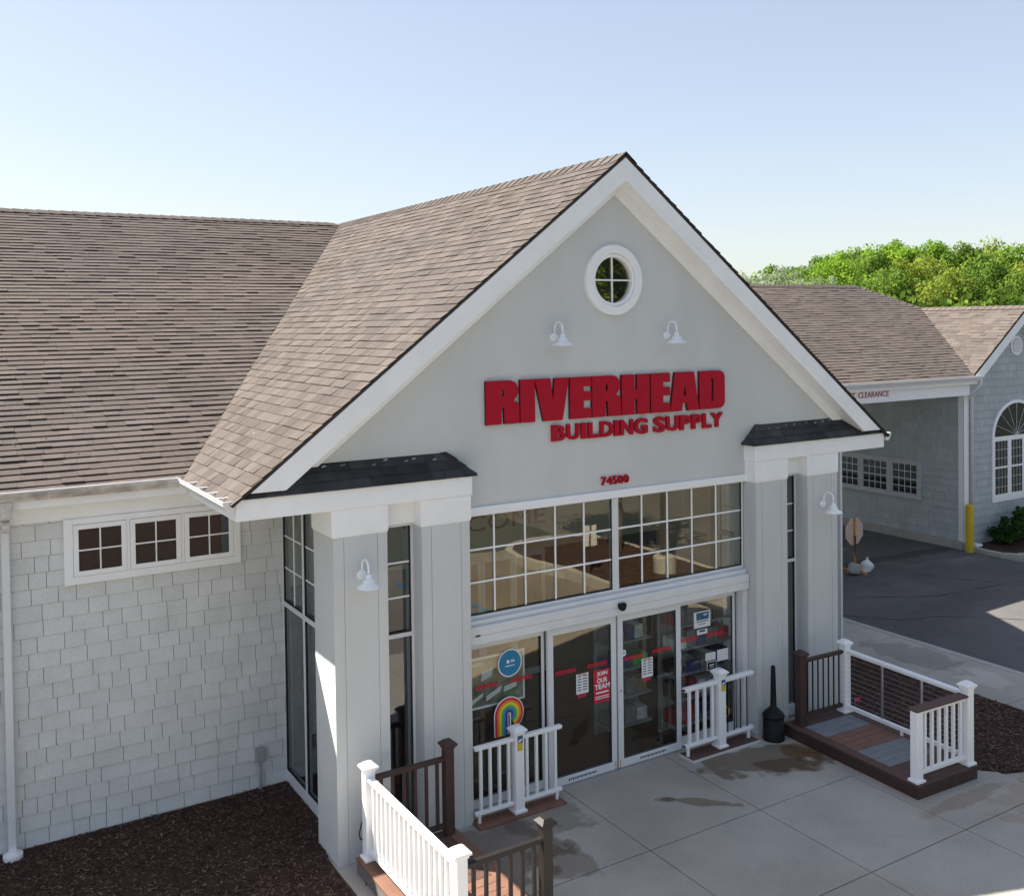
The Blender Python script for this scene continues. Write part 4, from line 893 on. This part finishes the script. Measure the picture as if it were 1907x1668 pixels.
t = thing('aisle_sign', 'dim hanging sign reading Center inside the right sidelight', 'sign', (7.4, 1.0, 1.95)); box('panel', 'black', t, 6.9, 7.95, .98, 1.0, 1.96, 2.16); l = MB(); text_fit(l, 'Building Center', 6.95, 7.9, .979, 2.0, 2.12, .003, .02); l.build('lettering', 'textwhite', t); MB().tube([(7.0, .99, 2.16), (7.0, .99, 3.97)], .004, 5).tube([(7.85, .99, 2.16), (7.85, .99, 3.97)], .004, 5).build('hanger', 'steel', t)

# ================================================================== RIGHT BUILDING WITH DRIVE-THROUGH CANOPY
RB = thing('office_building', 'grey shingled office building with arched window and drive-through canopy', 'building', (22.7, 6, 0))
xw, yf = 20.4, 5.38; cxg = 22.72; sE = .735; EZ = 4.52
zc = lambda y: EZ+.538*(y-5.02)
MB().box(xw, 30, yf+.14, 14, -.1, 4.5).poly([[(20.4, 4.5), (25.0, 4.5), (cxg, 6.12)]], lambda a, b: (a, yf, b), (0, .14, 0)).box(xw, 25.04, yf, yf+.14, -.1, 4.5).build('wall', 'siding_far', RB)
siding_wall('shake_siding', (xw, 0, 0), (0, 1, 0), yf, 13, .21, 4.4, (-1, 0, 0), 'siding_far', RB, 61, .2, wr=(.15, .42))
mb = MB(); shingles(mb, (0, yf, .17), (1, 0, 0), (0, 0, 1), (0, -1, 0), xw, 25.1, 6.0, .2, (.15, .38), (.018, .021), gap=.007, over=.955, seed=62, jit=.0004)
nl = Vector((-sE, 0, 1)); nr = Vector((sE, 0, 1))
mb.build('shake_siding', 'siding_far', RB, clips=[((cxg, yf, 6.10), nl), ((cxg, yf, 6.10), nr)], recalc=False)
box('foundation', 'curb', RB, xw-.06, xw+.02, yf+.02, 14, -.05, .205, bevel=.01)
cb_ = MB().box(xw-.035, xw+.16, yf-.035, yf-.0125+.0, .17, 4.12).box(xw-.035, xw-.0125, yf-.0, yf+.14, .17, 4.12); cb_.build('corner_board', 'white', RB, .004)
# canopy
def rslab(name, pts, n, m, parent, u0, u1, o, U, V, ln, clips, seed, tr=(.006, .009, .016)):
    mb = MB(); shingles(mb, o, U, V, n, u0, u1, ln, .13, (.15, .34), tr, seed=seed); f = mb.build(name, m, parent, clips=clips, recalc=False)
    d = MB(); slab(d, pts, n, .05); d.build('roof_edge', 'deck_under', f); return f
sC = .538; yr = 9.63; zr = EZ+sC*(yr-5.02)
Vc = Vector((0, 1, sC)).normalized(); Nc = Vector((0, -sC, 1)).normalized()
hipx = 21.35; yv = 5.02+(cxg-20.3)*sE/sC; zv = 4.52+(cxg-20.3)*sE
vn_c = Vector(((sE/sC), -1, 0))           # keep side of canopy plane behind the valley
h1, h2 = Vector((hipx, yr, zr)), Vector((cxg, yv, zv)); hn = (h2-h1).cross(Nc); hn = hn if hn.x > 0 else -hn
rslab('canopy_roof', [(12, 5.0, zc(5.0)), (20.32, 5.0, zc(5.0)), (cxg, yv, zv), (hipx, yr, zr), (12, yr, zr)], Nc, 'roof', RB, 12, 23, (0, 4.98, zc(4.98)), (1, 0, 0), Vc, (yr-4.98)*sqrt(1+sC*sC), [((20.3, 5.02, 0), vn_c), (h1, hn)], 71, (.013, .015, .020))
mb = MB(); slab(mb, [(12, yr, zr), (hipx, yr, zr), (hipx+3.2, 14.4, 4.5), (12, 14.4, 4.5)], (0, .53, 1)); slab(mb, [(hipx, yr, zr), (cxg, yv, zv), (25.2, 5.6, 4.7), (25.2, 14.4, 4.5), (hipx+3.2, 14.4, 4.5)], (.6, 0, 1)); mb.build('rear_roof', 'roof', RB)
for sg, nm in ((1, 'a'), (-1, 'b')):
    X = (lambda x: x) if sg == 1 else (lambda x: 2*cxg-x)
    Ng = Vector((-sE*sg, 0, 1)).normalized(); Vg = Vector((sg, 0, sE)).normalized(); lg = (cxg-20.3)*sqrt(1+sE*sE)
    rslab('gable_roof', [(X(20.3), 5.05, 4.52), (cxg, 5.05, zv), (cxg, yv, zv), (X(20.3), 5.1, 4.52)], Ng, 'roof_light', RB, 5.05, 8.6, (X(20.3), 0, 4.52), (0, 1, 0), Vg, lg, [((X(20.3), 5.02, 0), Vector((-sE/sC*sg, 1, 0)))], 75+sg)
    MB().poly([[(X(20.33), 4.50), (cxg, zv-.025), (cxg, zv-.36), (X(20.62), 4.50-.13+.0)]], lambda a, b: (a, 5.06, b), (0, .04, 0)).build('rake_board', 'white', RB, .003)
    MB().poly([[(X(20.5), 4.40), (cxg, zv-.33), (cxg, zv-.36), (X(20.5), 4.37)]], lambda a, b: (a, 5.10, b), (0, .28, 0)).build('rake_soffit', 'white', RB)
for (na, nb, nx, ny) in ((h1, h2, .1, .1),):
    cap = MB(); k = 0; n_ = int((h2-h1).length/.2)
    for i in range(n_):
        p, q = h2.lerp(h1, i/n_), h2.lerp(h1, (i+1.1)/n_)
        cap.add([p+Vector((-.13, -.02, -.0)), p+Vector((0, 0, .05)), p+Vector((.13, .02, -.04)), q+Vector((-.13, -.02, -.012)), q+Vector((0, 0, .035)), q+Vector((.13, .02, -.05))], [(0, 1, 4, 3), (1, 2, 5, 4), (0, 2, 1)])
    cap.build('ridge_cap', 'roof', RB, recalc=False)
cap = MB(); x = 12
while x < hipx:
    cap.add([(x, yr-.14, zr-.045), (x, yr, zr+.035), (x, yr+.14, zr-.045), (x+.23, yr-.14, zr-.06), (x+.23, yr, zr+.02), (x+.23, yr+.14, zr-.06)], [(0, 1, 4, 3), (1, 2, 5, 4), (0, 2, 1)]); x += .2
cap.build('ridge_cap', 'roof', RB, recalc=False); cap = MB(); y = 5.05
while y < yv:
    cap.add([(cxg-.13, y, zv-.06), (cxg, y, zv+.035), (cxg+.13, y, zv-.06), (cxg-.13, y+.23, zv-.075), (cxg, y+.23, zv+.02), (cxg+.13, y+.23, zv-.075)], [(0, 1, 4, 3), (1, 2, 5, 4), (0, 2, 1)]); y += .2
cap.build('ridge_cap', 'roof', RB, recalc=False)
box('canopy_fascia', 'white', RB, 12, 20.52, 5.07, 5.10, 4.31, 4.475, bevel=.003)
box('canopy_beam', 'white', RB, 12, 20.36, 5.18, 5.45, 4.02, 4.31, bevel=.004)
box('canopy_soffit', 'white', RB, 12, 20.38, 5.45, 14, 4.06, 4.09); box('canopy_soffit', 'white', RB, 12, 20.36, 5.10, 5.18, 4.312, 4.33)
box('canopy_rear_beam', 'white', RB, 12, 20.36, 13.7, 14, 4.0, 4.06)
gg = gutter_x(12, 20.62, 5.07, 4.40).build('gutter', 'gutter', RB)
l = MB(); text_fit(l, '10 FT. CLEARANCE', 15.55, 17.17, 5.178, 4.155, 4.29, .004, .012); l.build('clearance_lettering', 'redtext', RB)
mb = MB().tube([(20.56, 5.0, 4.42), (20.56, 5.02, 4.28), (20.50, 5.12, 4.16), (20.46, 5.2, 4.08), (20.50, 5.26, 3.98), (20.61, 5.30, 3.88), (20.61, 5.30, .16)], .042, 10); mb.build('downspout', 'alu', RB, smooth=True)
box('splash_block', 'vinyl', RB, 20.53, 20.78, 5.1, 5.34, .0, .15, bevel=.02)
# west wall triple window (faces -x)
xs0 = xw-.016; f = MB(); z0, z1, y0, y1 = 1.085, 2.15, 6.63, 9.62
f.box(xs0-.03, xs0+.01, y0, y1, z0, z0+.11).box(xs0-.03, xs0+.01, y0, y1, z1-.09, z1).box(xs0-.03, xs0+.01, y0, y0+.10, z0+.11, z1-.09).box(xs0-.03, xs0+.01, y1-.1, y1, z0+.11, z1-.09).box(xs0-.03, xs0+.01, 7.56, 7.70, z0+.11, z1-.09).box(xs0-.03, xs0+.01, 8.545, 8.675, z0+.11, z1-.09)
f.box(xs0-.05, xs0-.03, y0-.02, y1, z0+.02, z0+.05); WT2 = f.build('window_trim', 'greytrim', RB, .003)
box('dark_backing', 'dark', WT2, xs0-.003, xs0+.004, y0+.08, y1-.08, z0+.09, z1-.07)
for (a, b) in ((6.73, 7.56), (7.70, 8.545), (8.675, 9.52)):
    wz0, wz1, zm = z0+.11, z1-.09, 1.63
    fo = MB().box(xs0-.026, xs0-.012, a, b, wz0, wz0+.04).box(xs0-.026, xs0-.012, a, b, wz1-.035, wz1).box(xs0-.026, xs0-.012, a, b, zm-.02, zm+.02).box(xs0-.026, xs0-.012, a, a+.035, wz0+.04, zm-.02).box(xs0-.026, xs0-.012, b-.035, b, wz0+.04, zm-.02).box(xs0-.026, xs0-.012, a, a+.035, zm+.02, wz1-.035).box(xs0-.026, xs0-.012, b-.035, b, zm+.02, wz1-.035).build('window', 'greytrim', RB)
    MB().box(xs0-.012, xs0-.008, a+.03, b-.03, wz0+.03, wz1-.03).build('pane', 'glassn', fo)
    m = MB()
    for k in range(1, 4): yy_ = a+.035+(b-a-.07)*k/4; m.box(xs0-.017, xs0-.0125, yy_-.007, yy_+.007, wz0+.04, zm-.02).box(xs0-.017, xs0-.0125, yy_-.007, yy_+.007, zm+.02, wz1-.035)
    for zz in ((wz0+.04+zm-.02)/2, (zm+.02+wz1-.035)/2): m.box(xs0-.0185, xs0-.0122, a+.035, b-.035, zz-.007, zz+.007)
    m.build('muntin', M['green'] if 0 else 'vinyl', fo)
# arched window on the front
ax0, ax1, az0, azs = 21.57, 23.80, 1.09, 2.80; acx = (ax0+ax1)/2; ar = (ax1-ax0)/2; yq = yf-.016
def archpts(r, n=24): return [(acx+r*cos(pi-pi*k/n), azs+r*.885*sin(pi-pi*k/n)) for k in range(n+1)]
mb = MB().poly([[(ax0, az0)]+archpts(ar)+[(ax1, az0)], [(ax0+.10, az0+.12)]+archpts(ar-.10)+[(ax1-.10, az0+.12)]], lambda a, b: (a, yq-.03, b), (0, .04, 0))
AW = mb.build('arched_window_trim', 'white', RB, .003)
MB().poly([[(ax0+.06, az0+.08)]+archpts(ar-.06)+[(ax1-.06, az0+.08)]], lambda a, b: (a, yq-.001, b), (0, .006, 0)).build('dark_backing', 'dark', AW)
MB().poly([[(ax0+.08, az0+.1)]+archpts(ar-.08)+[(ax1-.08, az0+.1)]], lambda a, b: (a, yq-.010, b), (0, .004, 0)).build('pane', 'glassdk', AW)
f = MB().box(ax0+.10, ax1-.10, yq-.028, yq-.012, 2.71, 2.83).box(ax0+.1, ax1-.1, yq-.028, yq-.012, az0+.12, az0+.2)
third = (ax1-ax0-.2)/3
for k in range(1, 3): f.box(ax0+.1+third*k-.055, ax0+.1+third*k+.055, yq-.026, yq-.012, az0+.2, 2.71)
for k in range(3):
    a = ax0+.1+third*k+(0 if k == 0 else .055); b = ax0+.1+third*(k+1)-(0 if k == 2 else .055)
    f.box(a, b, yq-.024, yq-.0121, 1.98, 2.03).box(a, a+.03, yq-.022, yq-.0122, az0+.2, 2.71).box(b-.03, b, yq-.022, yq-.0122, az0+.2, 2.71)
f.build('window_frame', 'vinyl', AW)
m = MB()
for k in range(3):
    a = ax0+.1+third*k+.055; b = ax0+.1+third*(k+1)-.055
    for i in range(1, 4): xx = a+(b-a)*i/4; m.box(xx-.007, xx+.007, yq-.018, yq-.0123, az0+.2, 1.98).box(xx-.007, xx+.007, yq-.018, yq-.0123, 2.03, 2.71)
    for zz in (1.48, 1.73, 2.25, 2.48): m.box(a-.02, b+.02, yq-.0195, yq-.0121, zz-.007, zz+.007)
for k in range(1, 8):
    an = pi*k/8; p = Vector((acx, yq-.016, 2.83)); q = Vector((acx+(ar-.1)*cos(an), yq-.016, azs+(ar-.1)*.885*sin(an))); m.tube([p, q], .009, 5)
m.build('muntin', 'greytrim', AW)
V_ = MB().lathe([(.26, 0), (.26, .03), (.2, .03)], (22.69, yf-.045, 5.245), 36, 'y'); V_ = V_.build('gable_vent', 'vinyl', RB, .004)
m = MB()
for k in range(-5, 6): hw = sqrt(max(.19**2-(k*.034)**2, 0)); m.ext([(22.69-hw, yf-.05, 5.245+k*.034), (22.69+hw, yf-.05, 5.245+k*.034), (22.69+hw, yf-.062, 5.245+k*.034-.02), (22.69-hw, yf-.062, 5.245+k*.034-.02)], (0, 0, -.004))
m.build('louvre', 'vinyl', V_)
MB().lathe([(.2, 0), (.2, .004)], (22.69, yf-.0495, 5.245), 30, 'y').build('vent_screen', 'boxgrey', V_)
# kerbed bed in front of the right building
kin = [(20.36, 5.36), (20.30, 4.7), (20.34, 4.3), (20.55, 4.02), (20.95, 3.86), (21.6, 3.76), (30, 3.5)]
mb = MB()
for i in range(len(kin)-1):
    a, b = Vector((*kin[i], 0)), Vector((*kin[i+1], 0)); d = (b-a).normalized(); nrm = Vector((d.y, -d.x, 0))*-.15
    p = [a, b, b+nrm, a+nrm]; mb.ext([(q.x, q.y, -.1) for q in p], (0, 0, .21))
struct(mb.build('kerb', 'curb', bevel=.01))
mulch('mulch_bed', [(20.45, 5.33), (20.42, 4.4), (20.65, 4.14), (21.0, 4.0), (21.6, 3.9), (30, 3.65), (30, 5.33)], .09, 3000, 8, 'mulch_chips')
# bollard
t = thing('bollard', 'yellow steel bollard guarding the office building corner', 'bollard', (20.285, 5.15, 0))
MB().lathe([(.105, -.05), (.105, 1.16), (.095, 1.2), (.06, 1.225), (.01, 1.235)], (20.285, 5.15, 0), 24).build('pipe', 'yellow', t, smooth=False)
# portable stop sign seen from behind with two weights
t = thing('stop_sign', 'back of an octagonal stop sign on an orange portable stand', 'sign', (16.420, 5.62, -.07))
oc = [(16.420+.335*cos(pi/8+pi/4*k), .92+.345*sin(pi/8+pi/4*k)) for k in range(8)]
MB().poly([oc], lambda a, b: (a, 5.60, b), (0, -.004, 0)).build('octagon', 'signback', t)
MB().box(16.395, 16.445, 5.575, 5.594, .56, 1.24).build('strap', 'orange', t); MB().box(16.400, 16.440, 5.56, 5.574, .3, .82).build('upper_pole', 'brown', t)
MB().tube([(16.420, 5.58, -.02), (16.420, 5.585, .42)], .026, 8).build('pole', 'orange', t)
MB().box(16.170, 16.620, 5.55, 5.66, -.08, -.03).box(16.380, 16.480, 5.25, 5.95, -.085, -.035).build('stand', 'orange', t, .01)
def blob(name, c, rx, ry, rz_, m, seed, label, cat):
    bm = bmesh.new(); bmesh.ops.create_icosphere(bm, subdivisions=3, radius=1); r = random.Random(seed); ph = [r.uniform(0, 6) for _ in range(6)]
    for v in bm.verts:
        k = 1+.10*sin(3*v.co.x+ph[0])*sin(4*v.co.y+ph[1])+.08*sin(5*v.co.z+ph[2]+2*v.co.x); x, y, z = v.co
        z = max(z, -.75); v.co = Vector((x*rx*k*(1+.15*max(-z, 0)), y*ry*k, z*rz_*k))+Vector(c)
    me = bpy.data.meshes.new(name); bm.to_mesh(me); bm.free()
    for p in me.polygons: p.use_smooth = True
    me.materials.append(M[m]); o = bpy.data.objects.new(name, me); C.objects.link(o); return tag(o, label, cat)
blob('sandbag', (16.200, 5.43, .085), .17, .14, .15, 'baggrey', 1, 'round grey weight bag on the left foot of the stop sign', 'sandbag')
o = blob('sandbag', (16.620, 5.40, .09), .19, .12, .17, 'bagwhite', 2, 'white plastic weight bag slumped on the right of the stop sign stand', 'sandbag')
MB().tube([(16.630, 5.40, .20), (16.635, 5.40, .245), (16.640, 5.40, .30)], [.045, .022, .03], 8).build('bag_neck', 'bagwhite', o, smooth=True)

# ================================================================== TREES AND SHRUBS
def crown(seed, rx, ry, rz_, n, size, lobes=22, low=-.5, loose=.30, lr=(.22, .42)):
    r = random.Random(seed); mb = MB(); L_s = []
    for k in range(lobes):
        while True:
            d = Vector((r.uniform(-1, 1), r.uniform(-1, 1), r.uniform(low, 1)))
            if .15 < d.length < 1: break
        d = d*(.80 if d.length > .55 else 1.2)
        L_s.append((Vector((d.x*rx, d.y*ry, d.z*rz_)), r.uniform(*lr)*(rx+rz_)/2))
    for k in range(n):
        c, R = L_s[k % lobes]; d = Vector((r.gauss(0, 1), r.gauss(0, 1), r.gauss(.15, 1))).normalized(); p = c+d*R*(1-loose*r.random()**1.5*1.6+r.uniform(-.04, .10))
        nrm = (d+Vector((r.gauss(0, .6), r.gauss(0, .6), r.gauss(.2, .6)))).normalized(); a = nrm.orthogonal().normalized(); b = nrm.cross(a); an = r.uniform(0, pi); a, b = a*cos(an)+b*sin(an), b*cos(an)-a*sin(an)
        s = size*r.uniform(.6, 1.3)
        mb.add([p-a*s, p-b*s*.55, p+a*s, p+b*s*.55], [(0, 1, 2, 3)])
    return mb, L_s
def tree(name, label, loc, seed, rx, rz_, zc_, n, size, leaf_, trunk_r=.22, group=None, lobes=24, low=-.6, loose=.3, lr=(.22, .42)):
    t = local(thing(name, label, 'tree', loc, group)); mb, Ls = crown(seed, rx, rx, rz_, n, size, lobes, low, loose, lr)
    mb.v = [(x, y, z+zc_) for x, y, z in mb.v]; mb.build('crown', leaf_, t, recalc=False)
    tk = MB(); r = random.Random(seed); top = Vector((r.uniform(-.2, .2), r.uniform(-.2, .2), zc_+rz_*.35))
    tk.tube([(0, 0, -.25), (0, 0, .3), top*.5, top], [trunk_r*1.35, trunk_r, trunk_r*.75, trunk_r*.25], 8)
    for c, R in Ls[:10]:
        st_ = top*r.uniform(.45, .85); e = c+Vector((0, 0, zc_)); tk.tube([st_, st_.lerp(e, .5)+Vector((0, 0, -.1)), e], [trunk_r*.4, trunk_r*.25, trunk_r*.08], 5)
    tk.build('trunk', 'bark', t, smooth=True); return t
# forest behind the office building: (u along the view fan in degrees from +y, distance, height)
cx0, cy0 = -2.883, -10.307
def fan(px, dist):
    a = yaw+math.atan((px-953)/1839.1); return (cx0+dist*sin(a)/cos(a-yaw), cy0+dist*cos(a)/cos(a-yaw))
protos = {}
FOR = [
 (1368, 76, 10.3, 's', 'silvery grey tree farthest left, just behind the gable slope'),
 (1400, 78, 10.5, 's', 'tall silver leaved tree at the left end of the wood'),
 (1462, 82, 11.1, 's', 'silvery wispy tree beside the bright green ones'),
 (1500, 92, 12.5, 'b', 'bright green tree rising behind the silvery trees'),
 (1556, 86, 12.2, 'a', 'lime green tree above the canopy roof ridge'),
 (1525, 74, 10.0, 's', 'low silvery bush tree just over the canopy ridge'),
 (1606, 94, 13.4, 'b', 'dark green tree standing over the canopy hip'),
 (1660, 98, 14.3, 'a', 'bright pointed tree, highest on the left of the wood'),
 (1700, 84, 12.3, 'c', 'yellow green tree behind the roof valley'),
 (1735, 94, 14.0, 'a', 'broad lime tree in the middle of the wood'),
 (1640, 80, 10.9, 'b', 'olive tree low in front, above the hip'),
 (1790, 90, 13.6, 'b', 'mid green rounded tree right of the broad lime tree'),
 (1765, 78, 10.8, 'c', 'pale green tree close behind the small gable ridge'),
 (1845, 94, 14.0, 'c', 'yellowish tall tree near the right edge'),
 (1905, 92, 13.9, 'a', 'bright green tree at the right edge of the wood'),
 (1860, 78, 11.1, 'b', 'leafy dark tree low at the right, above the small gable'),
 (1965, 86, 13.2, 'c', 'yellow green tree partly cut by the right edge'),
 (1580, 104, 14.2, 'a', 'far bright tree peeking between lime and dark crowns'),
 (1455, 104, 12.9, 'b', 'far green tree showing between the silvery crowns'),
 (1690, 106, 15.2, 'b', 'far green crown filling the gap behind the broad lime tree'),
]
kinds = {'a': ('leaf', .3), 'b': ('leaf2', .3), 'c': ('leaf3', .3), 's': ('leafs', .55)}
for i, (px, dist, top, kd, lab) in enumerate(FOR):
    x, y = fan(px, dist); v = (kd, i % 2)
    if v not in protos:
        rx = 4.6 if kd != 's' else 3.2
        t = tree('wood_tree', lab, (x, y, 0), 100+i, rx, 5.2, 8.0, 15000 if kd != 's' else 9000, .15 if kd != 's' else .11, kinds[kd][0], .22, 'trees of the wood', 75, -.95, kinds[kd][1], (.13, .27))
        protos[v] = (t, 8.0+5.2*.98)
    else:
        t = copy_tree(protos[v][0]); t.location = (x, y, 0); t['label'] = lab
    s = top/protos[v][1]; t.scale = (s*1.02, s*1.02, s); t.rotation_euler = (0, 0, i*1.7)
tr0 = protos[('a', 0)][0] if ('a', 0) in protos else list(protos.values())[0][0]
# woodland floor screen: dense low undergrowth reading as one mass
ub = MB(); r = random.Random(31)
for k in range(14000):
    px = r.uniform(1280, 2050); dist = r.uniform(70, 100); x, y = fan(px, dist); z = r.uniform(0, 8.5)*r.random()**.3
    p = Vector((x, y, z)); n_ = Vector((r.gauss(-.3, 1), r.gauss(-.4, 1), r.gauss(.3, 1))).normalized(); a = n_.orthogonal().normalized(); b = n_.cross(a); s = r.uniform(.2, .45)
    ub.add([p-a*s, p-b*s*.6, p+a*s, p+b*s*.6], [(0, 1, 2, 3)])
struct(ub.build('undergrowth', 'leaf2', recalc=False), 'stuff')
# shrubs in the kerbed bed
for i, (x, y, h, lab) in enumerate(((21.55, 4.85, .72, 'low dark green shrub left of the arched window bed'), (22.35, 4.75, 1.05, 'taller dark green shrub under the arched window'), (23.2, 4.8, .9, 'dark shrub at the far right of the kerbed bed'))):
    t = local(thing('shrub', lab, 'shrub', (x, y, .09), 'shrubs by the office building')); mb, Ls = crown(200+i, .55, .5, h*.5, 1700, .055, 14, -.8, .5); mb.v = [(a, b, c+h*.52) for a, b, c in mb.v]; mb.build('foliage', 'leafshrub', t, recalc=False)
    tk = MB()
    for c, R in Ls[:6]: tk.tube([(0, 0, 0), (c.x*.4, c.y*.4, h*.25), (c.x, c.y, c.z+h*.52)], [.018, .014, .006], 5)
    tk.build('stem', 'bark', t)

# ================================================================== CAR PARK SIDE (seen mirrored in the glass)
isl = [(10.45, -6.2), (10.42, -8.6), (10.2, -9.6), (10.12, -10.4), (10.3, -11.2), (10.8, -11.8), (11.5, -12.05), (12.3, -12.0), (13.1, -11.5), (13.4, -10.6), (13.45, -8), (13.42, -6.2)]
mb = MB(); cI = Vector((11.8, -8.9, 0))
for i in range(len(isl)):
    a, b = Vector((*isl[i], 0)), Vector((*isl[(i+1) % len(isl)], 0)); ia, ib = a+(cI-a).normalized()*.2, b+(cI-b).normalized()*.2
    mb.ext([(q.x, q.y, -.13) for q in (a, b, ib, ia)], (0, 0, .28))
struct(mb.build('kerb', 'curb', bevel=.02))
mulch('island_bed', [tuple((Vector((*p, 0))+(cI-Vector((*p, 0))).normalized()*.19)[:2]) for p in isl], .13, 2500, 12, 'mulch_chips')
mulch('island_bed', [(-7, -18.5), (-7, -11.2), (5.5, -11.2), (6.3, -12.2), (6.3, -18), (5.5, -18.5)], .03, 2500, 14, 'mulch_chips')
tree('car_park_tree', 'young tree on the kerbed island, mirrored in the transom windows', (12.7, -9.5, .1), 301, 2.5, 2.2, 3.7, 5200, .10, 'leaf', .13, None, 26, -.75, .5)
t = thing('light_pole', 'dark light pole on a concrete footing in the kerbed island', 'light pole', (12.2, -7.05, .13))
MB().lathe([(.27, 0), (.27, .38), (.2, .42)], (12.2, -7.05, .12), 20).build('footing', 'curb', t); MB().box(12.13, 12.27, -7.12, -6.98, .5, 6.5).build('pole', 'lightpole', t); MB().box(11.7, 12.7, -7.2, -6.9, 6.5, 6.6).build('lamp_head', 'lightpole', t)
t = thing('parking_sign', 'double white parking sign on a dark post, mirrored in the glass', 'sign', (10.62, -7.9, .1))
MB().tube([(10.62, -7.9, .1), (10.62, -7.9, 1.3)], .03, 8).build('post', 'lightpole', t); box('plate', 'skin_paper', t, 10.44, 10.59, -7.86, -7.85, .80, 1.28); box('plate', 'skin_paper', t, 10.65, 10.80, -7.86, -7.85, .80, 1.28)
mb = MB()
for (xa, ya_, xb, yb) in ((7.5, -8.2, 7.6, -6.0), (7.0, -7.4, 7.75, -7.2), (4.6, -10.5, 4.6, -6.0), (1.8, -10.5, 1.8, -6.0), (6.9, -10.5, 6.9, -8.2), (6.0, -8.0, 7.4, -6.2)):
    a, b = Vector((xa, ya_, -.116)), Vector((xb, yb, -.116)); d = (b-a).normalized(); s = Vector((-d.y, d.x, 0))*.05; mb.add([a-s, b-s, b+s, a+s], [(0, 1, 2, 3)])
struct(mb.build('parking_lines', 'blueline', recalc=False))
for i in range(14):
    t = copy_tree(list(protos.values())[i % len(protos)][0]); t.location = (-8+i*5.2, -31-(i % 3)*2.5, 0); s = 1.0+.06*(i % 4); t.scale = (s*1.15, s*1.15, s); t.rotation_euler = (0, 0, i*2.1)
    t['label'] = 'tree across the car park, mirrored in the round window glass'; t['group'] = 'trees across the car park'
